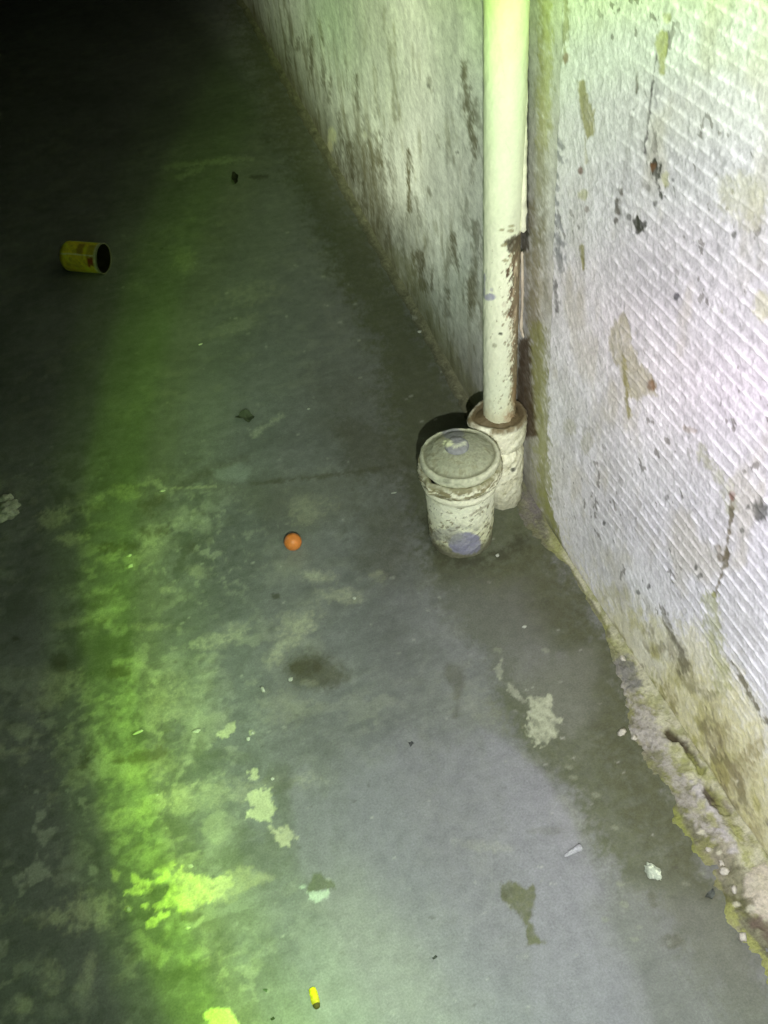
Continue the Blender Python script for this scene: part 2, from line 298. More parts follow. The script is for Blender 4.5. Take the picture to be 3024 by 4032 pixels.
for (u0, v0, ru, rv) in [(740, 3330, 40, 16), (700, 3270, 60, 40), (900, 3370, 60, 34), (860, 3400, 26, 10), (960, 3280, 40, 24), (1080, 3440, 40, 16), (920, 2980, 90, 24), (780, 2970, 40, 16), (690, 3410, 30, 16), (1020, 3400, 110, 90), (1100, 3070, 60, 60)]:
    p.blob(u0, v0, ru, rv, (0.14, 0.15, 0.11), 0.5, 10, 0.5, 0.5)
# flaked light patches
FL = dict(feather=5, rag=14, coarse=False)
p.poly([(985, 3040), (1010, 3030), (1030, 3060), (1000, 3085), (975, 3075)], LICH, 0.9, **FL)
p.poly([(985, 3115), (1020, 3100), (1065, 3098), (1075, 3130), (1070, 3170), (1085, 3180), (1075, 3215), (1080, 3245), (1040, 3235), (1000, 3225), (960, 3215), (990, 3180), (975, 3150)], LICH, 0.95, 5, 14, 0.1, coarse=False)
p.poly([(1060, 3240), (1100, 3270), (1130, 3250), (1155, 3270), (1165, 3300), (1140, 3330), (1110, 3330), (1080, 3290), (1050, 3275)], (0.55, 0.54, 0.36), 0.85, 6, 14, 0.3, coarse=False)
p.poly([(1075, 3110), (1130, 3060), (1145, 3150), (1130, 3260), (1090, 3200)], (0.12, 0.13, 0.10), 0.7, 20, 16)
p.poly([(870, 2870), (880, 2850), (920, 2845), (925, 2880), (890, 2900), (860, 2890)], LICH, 0.85, **FL)
p.blob(1163 - 170, 2885, 12, 10, LICH, .9)
LF = (0.66, 0.68, 0.33)
p.poly([(640, 3440), (700, 3415), (780, 3440), (870, 3450), (930, 3470), (900, 3520), (830, 3560), (760, 3600), (690, 3590), (640, 3625), (600, 3665), (550, 3650), (560, 3630), (620, 3600), (660, 3580), (600, 3590), (560, 3570), (590, 3545), (630, 3520), (650, 3490), (600, 3495), (530, 3525), (490, 3530), (490, 3505), (540, 3480), (600, 3460)], LF, 0.95, 8, 26, 0.5, 0.001)
p.poly([(520, 3440), (545, 3445), (560, 3470), (530, 3480), (515, 3465)], LF, 0.85, 5, 12); p.poly([(590, 3420), (680, 3400), (690, 3430), (620, 3450)], LF, 0.5, 10, 22)
p.poly([(880, 3450), (960, 3410), (1020, 3430), (1080, 3450), (1010, 3480), (920, 3530), (820, 3590)], (0.45, 0.45, 0.28), 0.6, 16, 22, 0.3)
p.poly([(435, 3420), (475, 3435), (470, 3480), (440, 3475)], LF, 0.55, 6, 12); p.blob(507, 3580, 14, 12, LF, .75)
p.blob(752, 3610, 45, 26, OLD, 0.6); p.poly([(720, 3630), (760, 3640), (800, 3600), (815, 3610), (770, 3655), (730, 3650)], (0.5, 0.52, 0.38), 0.6, 5, 8)
p.poly([(810, 3990), (860, 3960), (900, 3965), (925, 4000), (950, 4060), (870, 4110), (830, 4060)], LF, 0.95, 6, 14)
p.poly([(1945, 2640), (1975, 2600), (1985, 2640), (1970, 2680), (2010, 2690), (2050, 2740), (2080, 2760), (2060, 2770), (2000, 2710), (1955, 2670)], (0.42, 0.43, 0.32), 0.7, 5, 14, 0.3)
p.poly([(2070, 2745), (2160, 2740), (2175, 2790), (2205, 2830), (2190, 2900), (2150, 2935), (2110, 2930), (2075, 2860), (2090, 2800)], (0.47, 0.49, 0.34), 0.9, 7, 16, 0.55, coarse=False)
for (u0, v0) in [(2240, 3020), (2255, 3060), (2345, 3130), (2460, 3560), (2380, 3620), (2520, 3650), (1960, 2560), (2150, 2560), (2420, 3260), (2500, 3700), (2440, 3480), (2700, 3480), (2770, 3440)]:
    p.blob(u0, v0, 17, 9, (0.32, 0.34, 0.24), .4, 10)
# two dark stains: one like a goblet, one a triangle with light below it
GB = (0.135, 0.14, 0.065)
p.poly([(1965, 3480), (2000, 3465), (2040, 3490), (2070, 3505), (2100, 3480), (2108, 3540), (2095, 3600), (2078, 3625), (2100, 3655), (2128, 3700), (2150, 3712), (2078, 3722), (2072, 3660), (2058, 3615), (2010, 3570), (1970, 3530)], GB, 0.9, 6, 9, 0.22, coarse=False)
p.blob(1995, 3510, 26, 26, DARK, .4); p.blob(2090, 3590, 12, 18, DARK, .4)
p.poly([(1208, 3510), (1235, 3440), (1262, 3432), (1275, 3460), (1305, 3465), (1325, 3502), (1280, 3500), (1225, 3513)], (0.15, 0.17, 0.10), 0.95, 5, 8, coarse=False)
p.poly([(1212, 3512), (1290, 3506), (1285, 3530), (1245, 3552), (1218, 3535)], (0.52, 0.60, 0.46), 0.9, 4, 8, coarse=False)
p.poly([(1175, 3485), (1205, 3486), (1200, 3500), (1185, 3500)], (0.5, 0.58, 0.45), 0.9, 4, 6, coarse=False)
p.blob(2570, 3545, 16, 40, OLD, .5, -15); p.blob(2640, 3705, 40, 32, OLD, .6); p.blob(2635, 3710, 12, 10, (0.24, 0.25, 0.2), .6); p.blob(2790, 3530, 40, 14, OLD, .5)
p.blob(2660, 3415, 12, 8, DARK, .6); p.blob(2650, 3530, 20, 10, DARK, .3); p.blob(2160, 3270, 60, 14, (0.2, 0.2, 0.17), .4)
p.blob(1020, 698, 40, 9, DARK, .7); p.blob(1060, 545, 30, 16, DARK, .4)
# stray specks
rs = np.random.RandomState(5)
for k in range(260):
    u0, v0 = rs.uniform(50, 2600), rs.uniform(900, 4000)
    if rs.rand() < .7: p.blob(u0, v0, rs.uniform(4, 11), rs.uniform(2.5, 5), (0.5, 0.5, 0.42), rs.uniform(.2, .55), rs.uniform(-15, 15), 0.5, 0.2)
    else: p.blob(u0, v0, rs.uniform(4, 12), rs.uniform(3, 6), DARK, rs.uniform(.2, .5), rs.uniform(-15, 15), 0.5, 0.2)
P[:, 2] = p.h * 0.6 + 0.0012 * fbm(a * 3, b * 3, 3, 88) + 0.0004 * p.n1
inn = (a > -0.56) & (a < 0.7) & (b > 0.15) & (b < 5.2); P[~inn, 2] = 0
floor = grid_mesh('floor', P, len(ys), len(xs), p.col, M_floor); tag(floor, kind='structure')

# ------------------------------------------------------------------ wall (thing): plaster face, ribbed render face, mortar skirt
def wall_x(y): return 0.600 + np.interp(y, [1.5, 2.3, 2.7, 4.0, 6, 12], [0, 0.035, 0.055, 0.115, 0.17, 0.3])
wall = empty('wall', (0.6, 1.2, 0), 'dirty white plastered wall on the right, smooth behind the pipe, ribbed nearer', 'wall')
def place(o, par): o.parent = par; o.matrix_parent_inverse = Matrix.Translation(par.location).inverted(); return o
ysw = np.concatenate([[-2.5, -1, -.4, 0, .2, .32], steps(0.40, 4.6, lambda y: 0.0023 * max(1, (y / 0.7) ** 1.25)), [5, 5.8, 7, 9, 12, 18, 26]])
zsw = np.concatenate([np.arange(-0.004, 1.14, 0.0021), [1.2, 1.35, 1.6, 2.0, 2.6]])
ZZ, YY = np.meshgrid(zsw, ysw); b = YY.ravel(); c = ZZ.ravel()
P = np.stack([wall_x(b), b, c], 1)
p = Paint(P, b, c, (0.71, 0.715, 0.66))
strk = fbm(b * 55, c * 3.2, 4, 5)                           # rain streaks running down
cloud = fbm(b * 6, c * 5, 4, 15)
p.mul(1 + 0.06 * strk + 0.10 * cloud + 0.11 * p.n2 + 0.12 * p.n3 + 0.07 * p.n1)
gr = sst(0.2, 0.75, fbm(b * 22, c * 13, 5, 34)) * sst(-.4, .5, fbm(b * 4, c * 4, 3, 36)); p.mix(gr * 0.65, (0.33, 0.32, 0.22))
wf = sst(0.55, 0.75, fbm(b * 50, c * 38, 3, 39)); p.mix(wf * 0.4, (0.88, 0.88, 0.82))
low = sst(0.34, 0.02, c + 0.05 * cloud)
p.mix(sst(0.10, 0.0, c + .03 * cloud) * 0.6 * sst(1.05, 1.25, b), (0.24, 0.225, 0.12)); p.mix(low * (0.35 + 0.35 * sst(-.2, .6, strk)) * sst(1.05, 1.25, b), (0.25, 0.235, 0.15))
spots = sst(0.3, 0.6, fbm(b * 26, c * 7, 5, 33)); p.mix(spots * 0.75 * sst(0.55, 0.1, c) * sst(1.1, 1.3, b), (0.20, 0.18, 0.10))
BR, OLV, MOSS, YEL, BLK = (0.13, 0.115, 0.055), (0.34, 0.33, 0.13), (0.33, 0.36, 0.10), (0.54, 0.55, 0.24), (0.05, 0.055, 0.035)
L = p.line
for q, wd, st in [([(1268, 150), (1275, 330)], 14, .5), ([(1272, 280), (1290, 540)], 12, .3), ([(1335, 450), (1345, 560)], 16, .6), ([(1435, 460), (1445, 560)], 18, .4), ([(1480, 520), (1495, 640)], 30, .6), ([(1370, 580), (1400, 700)], 26, .5),
                  ([(1608, 590), (1612, 830)], 12, .95), ([(1605, 830), (1600, 900)], 10, .4), ([(1832, 250), (1836, 420), (1862, 540), (1872, 610)], 26, .85), ([(1870, 400), (1885, 500)], 20, .5), ([(1560, 380), (1565, 470)], 16, .3), ([(1690, 310), (1700, 360)], 12, .4), ([(1725, 530), (1730, 580)], 12, .4),
                  ([(1645, 1005), (1665, 1135)], 34, .85), ([(1785, 930), (1795, 1060)], 24, .8), ([(1870, 880), (1880, 1000), (1850, 1180)], 34, .6), ([(1755, 1060), (1760, 1240)], 20, .45), ([(1830, 790), (1835, 900)], 22, .4), ([(1870, 600), (1860, 720)], 12, .4), ([(1640, 780), (1700, 1000)], 20, .25), ([(1765, 560), (1760, 640)], 14, .3),
                  ([(1000, 60), (1100, 280)], 26, .4), ([(1845, 1100), (1860, 1250)], 22, .5)]:
    L(q, wd, BR, st, None, None, 0.25)
rs = np.random.RandomState(11)
for k in range(46):
    u0 = rs.uniform(1120, 1890); vb = 100 + (u0 - 1000) / 0.56; v0 = rs.uniform(max(60, vb - 620), vb - 60); ln = rs.uniform(30, 170)
    L([(u0, v0), (u0 + rs.uniform(-8, 14), v0 + ln)], rs.uniform(5, 18), BR, rs.uniform(.25, .75), None, None, 0.3)
p.poly([(1340, 560), (1420, 520), (1520, 640), (1530, 800), (1560, 900), (1540, 960), (1440, 820), (1360, 680)], BR, 0.55, 26, 34, 0.45)
p.blob(1310, 535, 16, 30, (0.85, 0.85, 0.55), .9); p.blob(1300, 575, 12, 22, (0.85, 0.8, 0.5), .8); p.blob(1435, 535, 10, 14, (.75, .75, .6), .5)
p.blob(1798, 600, 7, 5, BLK, .9); p.blob(1693, 338, 9, 7, BLK, .5)
def corner_stains(p):                                       # where plaster and render meet
    L = p.line
    L([(2150, -60), (2148, 300), (2142, 560)], 44, YEL, 0.75, 16, 22, 0.2)
    L([(2130, 0), (2128, 400), (2125, 760)], 26, (0.33, 0.31, 0.16), 0.5, 10, 16, 0.3)
    L([(2140, 560), (2132, 900), (2125, 1200)], 40, (0.42, 0.41, 0.26), 0.45, 16, 20, 0.4)
    L([(2118, 1300), (2125, 1550), (2142, 1750), (2148, 1900), (2152, 2020), (2185, 2150), (2235, 2270), (2300, 2360), (2370, 2470), (2450, 2600)], 58, (0.34, 0.35, 0.125), 0.8, 14, 22, 0.15)
    L([(2150, 1950), (2190, 2110), (2240, 2230), (2290, 2330), (2360, 2450)], 24, (0.38, 0.40, 0.12), 0.7, 12, 18, 0.2)
# greenish base line of the smooth part
L([(1560, 1000), (1640, 1130), (1720, 1310), (1790, 1450), (1860, 1560), (1920, 1680)], 60, (0.28, 0.28, 0.14), 0.5, 26, 20)
# strip between pipe and render: brown stain plus the pipe's shadow, painted
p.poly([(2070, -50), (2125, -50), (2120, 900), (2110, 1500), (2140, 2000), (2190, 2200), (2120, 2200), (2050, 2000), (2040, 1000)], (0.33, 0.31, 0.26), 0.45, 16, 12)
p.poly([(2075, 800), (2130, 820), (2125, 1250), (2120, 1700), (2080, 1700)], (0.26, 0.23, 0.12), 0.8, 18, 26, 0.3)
corner_stains(p)
p.poly([(2040, 1330), (2085, 1330), (2095, 1560), (2110, 1720), (2030, 1720)], (0.09, 0.06, 0.03), 0.95, 9, 12, 0.1)  # pipe's shadow and rust painted as one dark brown patch
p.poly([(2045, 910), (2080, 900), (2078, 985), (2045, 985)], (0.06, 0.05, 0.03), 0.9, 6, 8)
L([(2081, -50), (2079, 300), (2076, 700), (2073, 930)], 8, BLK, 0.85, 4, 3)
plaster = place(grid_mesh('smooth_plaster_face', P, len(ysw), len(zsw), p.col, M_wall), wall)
# slight unevenness
me = plaster.data; P2 = P.copy(); P2[:, 0] += 0.0018 * fbm(b * 12, c * 8, 4, 91) + 0.0005 * p.n2 - 0.0 * b
me.vertices.foreach_set('co', P2.astype(np.float32).ravel()); me.update()

# ribbed render, a coat standing 7 mm proud, nearer than y = 1.13
ysr = np.concatenate([[-2.5, -1, -.4, 0, .2, .32], steps(0.40, 1.185, lambda y: 0.0017)])
zsr = np.concatenate([np.arange(-0.004, 1.16, 0.00165), [1.2, 1.35, 1.6, 2.0, 2.6]])
ZZ, YY = np.meshgrid(zsr, ysr); b = YY.ravel(); c = ZZ.ravel()
P = np.stack([np.full_like(b, 0.6), b, c], 1)
p = Paint(P, b, c, (0.92, 0.92, 0.92))
edge = 1.137 + 0.035 * np.clip(c, 0, 1) + 0.004 * fbm(c * 25, c * 0, 4, 8)
edge = edge - 0.10 * sst(0.10, -0.02, c)                    # rounds away at its foot
body = sst(0.0, 0.012, edge - b)
cloud = fbm(b * 7, c * 7, 4, 18)
ph = c / 0.0196 + 0.10 * fbm(b * 3, c * 5, 3, 23) + 0.045 * fbm(b * 30, c * 20, 3, 29)
saw = ph - np.floor(ph); ridge = np.exp(-((saw - 0.5) / 0.12) ** 2)
brk = sst(-0.8, 0.3, fbm(b * 46, np.floor(ph) * 3.7, 4, 31)) * (0.35 + 0.65 * sst(-.8, .2, fbm(b * 8, c * 8, 4, 35)))
foot = 0.20 + 0.05 * fbm(b * 5, c * 0 + 3, 3, 37) - 0.12 * sst(0.75, 1.1, b)
rg = ridge * brk * sst(1.08, 0.80, b + 0.05 * cloud) * sst(foot - 0.05, foot + 0.05, c)
proud = 0.007 * body
lump = 0.0005 * fbm(b * 20, c * 20, 4, 41) + 0.0005 * p.n2 + 0.0004 * p.n3
p.mul(1 + 0.07 * cloud + 0.09 * p.n2 + 0.09 * p.n3)
gd = sst(0.15, 0.8, fbm(b * 14, c * 9, 5, 45)) * (0.5 + 0.5 * sst(.8, 1.1, b)); p.mix(gd * 0.35, (0.55, 0.54, 0.46))
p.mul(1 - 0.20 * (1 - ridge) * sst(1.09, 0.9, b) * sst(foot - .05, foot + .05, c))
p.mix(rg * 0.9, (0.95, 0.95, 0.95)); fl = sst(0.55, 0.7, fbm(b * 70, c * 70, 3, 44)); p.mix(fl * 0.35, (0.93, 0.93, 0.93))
yel = sst(0.35, 0.8, fbm(b * 11, c * 6, 4, 47)); p.mix(yel * 0.38, (0.55, 0.52, 0.36))
pk = sst(0.72, 0.80, fbm(b * 60, c * 60, 3, 48)) * sst(0.2, 0.7, fbm(b * 5, c * 5, 2, 49)); p.mix(pk * 0.7, (0.2, 0.19, 0.16))
# dirtier, smoother foot of the render
p.poly([(2150, 2050), (2350, 2330), (2560, 2420), (2740, 2480), (2860, 2560), (3060, 2860), (3200, 4200), (2600, 3600), (2350, 2800), (2180, 2300)], (0.88, 0.86, 0.58), 0.8, 60, 50, 0.1)
p.poly([(2540, 2700), (2700, 2620), (2860, 2700), (3060, 3050), (3200, 4200), (2900, 3800)], (0.84, 0.80, 0.38), 0.65, 60, 50, 0.3)
gm = sst(-0.1, 0.6, fbm(b * 30, c * 24, 5, 52)) * sst(0.19, 0.06, c) * sst(1.0, 0.75, b); p.mix(gm * 0.75, (0.52, 0.50, 0.15))
bm_ = sst(0.1, 0.6, fbm(b * 30, c * 26, 4, 57)) * sst(0.20, 0.10, c) * sst(0.9, 0.7, b); p.mix(bm_ * 0.7, (0.26, 0.23, 0.12))
L = p.line; TAN = (0.44, 0.42, 0.22)
# the long green-yellow stain where the render ends, and along its foot
corner_stains(p)
L([(2235, -30), (2233, 230)], 24, OLV, 0.7, 8, 10, 0.2); p.blob(2238, 225, 14, 20, (0.3, 0.15, 0.08), .5)
p.poly([(2285, 320), (2312, 318), (2325, 400), (2350, 430), (2345, 520), (2320, 545), (2300, 470), (2288, 380)], TAN, 0.95, 6, 10, 0.15)
L([(2315, 545), (2314, 640)], 12, TAN, 0.5); p.blob(2292, 670, 9, 12, (0.2, 0.1, 0.07), .8); p.blob(2305, 765, 22, 20, YEL, .6, 0, .4, .4); p.blob(2318, 820, 10, 12, (0.25, 0.2, 0.15), .6)
L([(2298, 970), (2307, 1055)], 14, OLV, 0.9, 5, 6)
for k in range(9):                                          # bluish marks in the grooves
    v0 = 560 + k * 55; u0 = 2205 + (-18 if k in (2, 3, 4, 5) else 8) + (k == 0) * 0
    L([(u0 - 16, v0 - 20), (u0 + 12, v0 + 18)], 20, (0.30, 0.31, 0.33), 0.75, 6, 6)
L([(2205, 955), (2215, 1060)], 26, (0.3, 0.31, 0.32), .7, 8, 10); L([(2195, 1110), (2200, 1220)], 14, (0.12, 0.12, 0.11), .7, 6, 8, .3)
L([(2600, 190), (2580, 330), (2565, 460), (2547, 598)], 8, (0.13, 0.12, 0.12), 0.9, 4, 5); L([(2600, 240), (2590, 420)], 14, (0.35, 0.34, 0.36), .5)
p.poly([(2585, 170), (2610, 120), (2640, 125), (2632, 200), (2628, 290), (2605, 295), (2600, 215)], (0.48, 0.5, 0.2), 0.9, 6, 10, 0.15)
p.blob(2635, 70, 18, 20, YEL, .6); L([(2519, 285), (2516, 362)], 11, (0.2, 0.19, 0.15), .9, 5, 4); p.blob(2505, 430, 8, 6, BLK, .6)
L([(2500, 440), (2470, 640), (2440, 860)], 10, (0.38, 0.38, 0.36), .5, 6, 8)
for (u0, v0) in [(2455, 750), (2440, 795), (2436, 830), (2433, 865)]: p.blob(u0, v0, 9, 16, (0.13, 0.12, 0.09), .85)
p.poly([(2566, 650), (2585, 635), (2605, 660), (2612, 720), (2625, 770), (2618, 810), (2600, 790), (2600, 730), (2572, 690)], BLK, 0.95, 5, 14, coarse=False)
p.blob(2578, 660, 13, 18, (0.2, 0.1, 0.04), .8); p.blob(2590, 800, 9, 16, BLK, .8, 20); p.blob(2628, 700, 16, 26, YEL, .6)
p.poly([(2493, 865), (2515, 848), (2535, 868), (2562, 872), (2550, 900), (2520, 922), (2508, 895)], BLK, 0.98, 4, 7, coarse=False, dh=0); p.blob(2485, 852, 10, 12, BLK, .7)
p.blob(2900, 922, 10, 16, BLK, .8); p.blob(2660, 706, 7, 8, (0.2, 0.2, 0.2), .8); p.blob(2671, 1165, 10, 12, (0.15, 0.15, 0.16), .9)
p.blob(2940, 780, 90, 90, (0.6, 0.6, 0.36), .45, 0, .5, .5); p.blob(3010, 1200, 30, 60, YEL, .5)
p.poly([(2400, 1290), (2470, 1235), (2490, 1300), (2500, 1380), (2590, 1490), (2590, 1550), (2490, 1565), (2440, 1440), (2400, 1350)], (0.50, 0.485, 0.34), 0.85, 10, 18, 0.25)
L([(2465, 1400), (2475, 1540), (2485, 1640)], 16, (0.36, 0.34, 0.14), 0.9, 6, 8); p.blob(2572, 1515, 17, 22, (0.22, 0.12, 0.05), .85)
p.blob(2720, 1690, 26, 12, (0.4, 0.34, 0.26), .7, 25); p.blob(2320, 1740, 20, 45, OLV, .35); p.blob(2250, 1680, 24, 30, (0.5, 0.5, 0.33), .4); p.blob(2385, 2058, 6, 9, BLK, .8)
L([(2775, 1780), (2800, 1830), (2870, 1900), (2890, 2000)], 42, (0.52, 0.54, 0.36), .6, 16, 22, .3)
L([(2885, 1940), (2890, 2020), (2872, 2130), (2870, 2200), (2840, 2290), (2822, 2340)], 13, (0.17, 0.15, 0.08), .85, 5, 10, .2)
L([(2835, 2150), (2845, 2200), (2880, 2180)], 16, (0.2, 0.17, 0.1), .7, 6, 8); p.blob(2890, 1950, 14, 20, (.25, .12, .1), .7)
p.blob(3005, 2010, 28, 40, BLK, .75, 0, .4, .5); p.blob(2955, 1995, 9, 9, BLK, .7); p.blob(2930, 2085, 8, 12, BLK, .6)
L([(2800, 2360), (2815, 2480), (2840, 2600), (2850, 2700)], 56, (0.42, 0.45, 0.17), .6, 20, 26, .35)
L([(2620, 2390), (2650, 2480), (2690, 2560), (2700, 2640)], 26, (0.15, 0.14, 0.09), .8, 8, 14, .2)
L([(2690, 2620), (2730, 2700), (2800, 2740)], 40, (0.3, 0.28, 0.16), .6, 16, 20, .3)
for (u0, v0) in [(2750, 2230), (2765, 2265), (2635, 1955), (2560, 2310), (2520, 2330)]: p.blob(u0, v0, 8, 12, BLK, .7)
L([(2870, 2580), (2930, 2680), (3000, 2800), (3060, 2880)], 12, (0.12, 0.11, 0.06), .8, 6, 12, .2)
# moss right above the skirt
L([(2560, 2700), (2640, 2860), (2720, 2980), (2800, 3120), (2880, 3280), (2980, 3480), (3060, 3650)], 70, (0.38, 0.40, 0.13), .75, 28, 40, .35)
for (u0, v0, ru, rv) in [(2630, 2740, 60, 30), (2900, 3050, 60, 90), (2960, 3300, 50, 60), (2850, 2900, 50, 50), (2970, 2960, 30, 60)]: p.blob(u0, v0, ru, rv, (0.33, 0.27, 0.13), .4, 50, .5, .6, .4)
P[:, 0] = 0.6 + 0.004 - proud - 0.0017 * rg - lump + 0.003 * sst(.3, .9, p.n2) * bm_
keep = body > 0.02
hide = ~keep
P[hide, 0] = 0.606
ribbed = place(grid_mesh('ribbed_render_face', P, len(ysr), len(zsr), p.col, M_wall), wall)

# mortar skirt
yk = np.concatenate([[-2.5, -1.2, -.5, 0.0], steps(0.15, 4.6, lambda y: 0.0024 * max(1, (y / 0.7) ** 1.2)), [5, 6, 8, 12, 20]])
sk = np.linspace(0, 1, 44)
SS, YY = np.meshgrid(sk, yk); s_ = SS.ravel(); b = YY.ravel()
wd = np.interp(b, [-1, .2, .45, .62, .74, .85, 1.0, 1.12, 1.3, 1.6, 2.2, 3, 4.5], [.085, .085, .080, .074, .046, .017, .014, .045, .045, .026, .030, .032, .032])
wd = wd * (1 + 0.16 * fbm(b * 16, b * 0, 4, 12) + 0.10 * fbm(b * 90, b * 0 + 2, 4, 16))
ht = np.interp(b, [.2, .62, .8, 1.0, 1.3, 1.7, 3], [.024, .020, .010, .008, .009, .010, .012]) * (1 + 0.25 * fbm(b * 10, b * 0 + 5, 3, 13))
xx = wall_x(b) + 0.004 - 0.008 * sst(1.15, 1.1, b) - wd * s_
prof = (1 - s_) ** 1.5
zz = ht * prof
P = np.stack([xx, b, zz], 1)
p = Paint(P, xx, b, (0.20, 0.195, 0.12))
lum = fbm(xx * 60, b * 60, 5, 14)
ends = np.clip(s_ * (1 - s_) * 4, 0, 1)
z_add = (0.0036 * lum + 0.003 * p.n2 + 0.0012 * p.n3) * ends ** 0.5 * np.interp(b, [.2, .75, .9, 2], [1, .8, .3, .22])
p.mul(1 + 0.25 * p.n1 + 0.25 * p.n2 + .2 * p.n3)
p.mix(sst(1.12, 1.3, b) * sst(0.6, 0.0, s_) * 0.4, (0.30, 0.29, 0.17))
p.mix(sst(0.45, 1.0, s_) * sst(1.0, 1.2, b) * 0.9, (0.125, 0.125, 0.08))
wl = sst(0.62, 0.40, s_ + 0.10 * p.n1 + .08 * p.n2) * sst(1.14, 1.05, b); p.mix(wl * 0.9, (0.62, 0.61, 0.42)); p.mix(wl * sst(0, .6, fbm(xx * 40, b * 30, 4, 19)) * .6, (0.40, 0.41, 0.17))
near = sst(0.92, 0.78, b)
p.mix(near * 0.45 * sst(-.2, .6, fbm(xx * 30, b * 22, 4, 17)), (0.40, 0.36, 0.28))
ms = sst(-.1, .5, fbm(xx * 50, b * 45, 4, 25)) * sst(1.15, 1.0, b); p.mix(ms * 0.6, (0.27, 0.28, 0.085))
STR = (0.46, 0.43, 0.38)
L = p.line
L([(2400, 2590), (2430, 2640), (2500, 2760), (2560, 2860), (2620, 2990), (2680, 3100), (2750, 3220), (2800, 3290)], 52, STR, .85, 16, 40, .55, 0.004)
L([(2440, 2880), (2520, 2890), (2600, 2930)], 40, STR, .9, 12, 18, .2, .003)
L([(2750, 3090), (2810, 3180), (2850, 3260), (2890, 3350)], 44, (0.58, 0.55, 0.53), .9, 9, 22, .35, .005)
L([(2630, 2880), (2700, 2940), (2760, 3030)], 22, (0.07, 0.055, 0.03), .95, 6, 10, 0, -0.007)
L([(2790, 3110), (2810, 3150), (2850, 3190)], 44, (0.07, 0.05, 0.025), .9, 10, 16, 0, -0.008); L([(2850, 3160), (2870, 3230)], 30, (0.28, 0.24, 0.22), .8, 8, 12)
L([(2700, 2980), (2780, 3060), (2830, 3140), (2880, 3260), (2940, 3380), (3000, 3500)], 34, (0.38, 0.40, 0.13), .7, 14, 24, .3, .002)
p.poly([(2410, 2590), (2470, 2580), (2500, 2640), (2520, 2700), (2480, 2710), (2450, 2650)], (0.20, 0.20, 0.18), .8, 12, 26)
L([(2590, 3080), (2640, 3180), (2700, 3290), (2760, 3400)], 30, (0.30, 0.33, 0.08), .8, 12, 18, .2)
p.poly([(2920, 3440), (3010, 3400), (3060, 3500), (3060, 3640), (2980, 3600), (2930, 3520)], (0.62, 0.56, 0.44), .9, 12, 26, .25, .004)
L([(2980, 3640), (3060, 3700)], 50, (0.16, 0.12, 0.09), .85, 12, 16); L([(2860, 3540), (2930, 3560)], 50, (0.13, 0.13, 0.05), .7, 14, 16)
L([(2860, 3600), (2900, 3680), (2960, 3760), (3050, 3900)], 60, (0.38, 0.40, 0.13), .85, 18, 34, .3, .002)
L([(2100, 1930), (2130, 2050), (2160, 2110)], 44, (0.09, 0.08, 0.09), .6, 14, 20, .3); p.poly([(2050, 1950), (2120, 1900), (2150, 2000), (2110, 2060), (2050, 2080)], (0.30, 0.26, 0.27), .5, 16, 24, .4)
L([(2152, 2020), (2185, 2150), (2235, 2270), (2300, 2370), (2380, 2500), (2420, 2580)], 34, (0.33, 0.34, 0.13), .7, 12, 18, .2)
for (u0, v0) in [(2790, 3350), (2890, 3500), (2850, 3430), (2780, 3440), (2830, 3360), (2900, 3560), (2955, 3580), (2600, 2830), (2760, 3280)]:
    p.blob(u0, v0, 13, 10, (0.7, 0.68, 0.5), .85)
for (u0, v0) in [(1650, 1395), (1630, 1250), (1560, 1290), (1660, 1200), (1700, 1260), (1590, 1220)]: p.blob(u0, v0, 14, 8, (0.5, 0.5, 0.4), .6)
P[:, 2] += z_add + p.h * near - 0.004 * sst(.85, 1.0, s_)
place(grid_mesh('mortar_skirt', P, len(yk), len(sk), p.col, M_skirt), wall)

# ------------------------------------------------------------------ lathe-like surfaces with colours
def tube_surface(name, cx, cy, prof, nth, colour_fn, m, parent, disp=None, lean=(0, 0)):
    """prof: list of (r, z) bottom to top; disp(theta, z, r) -> dr; colour_fn(P, theta, z, r, paint)."""
    pr = []
    for (r0, z0), (r1, z1) in zip(prof[:-1], prof[1:]):
        n_ = max(1, int(max(abs(r1 - r0), abs(z1 - z0)) / 0.0022))
        for k in range(n_): pr.append((r0 + (r1 - r0) * k / n_, z0 + (z1 - z0) * k / n_))
    pr.append(prof[-1]); pr = np.array(pr)
    th = np.linspace(0, 2 * math.pi, nth, endpoint=False)
    TH, RR = np.meshgrid(th, pr[:, 0]); _, ZZ = np.meshgrid(th, pr[:, 1]); th_, r_, z_ = TH.ravel(), RR.ravel(), ZZ.ravel()
    rr = r_ + (disp(th_, z_, r_) if disp is not None else 0)
    P = np.stack([cx + rr * np.cos(th_) + lean[0] * z_, cy + rr * np.sin(th_) + lean[1] * z_, z_], 1)
    pt = Paint(P, th_ * 0.06, z_ + r_ * 0.5, (0.6, 0.6, 0.5))
    colour_fn(pt, th_, z_, r_)
    o = grid_mesh(name, P, len(pr), nth, pt.col, m, closed=True)
    place(o, parent); return o
def nz(th, z, f, seed, k=0.06, octv=4):                     # noise that closes round the axis
    x, y = np.cos(th) * k, np.sin(th) * k
    return 0.5 * (fbm(x * f + z * f * 0.31, z * f + y * f * 0.7, octv, seed) + fbm(y * f - z * f * 0.27, z * f - x * f * 0.7 + 40, octv, seed + 3))

CREAM = np.array((0.74, 0.74, 0.55))
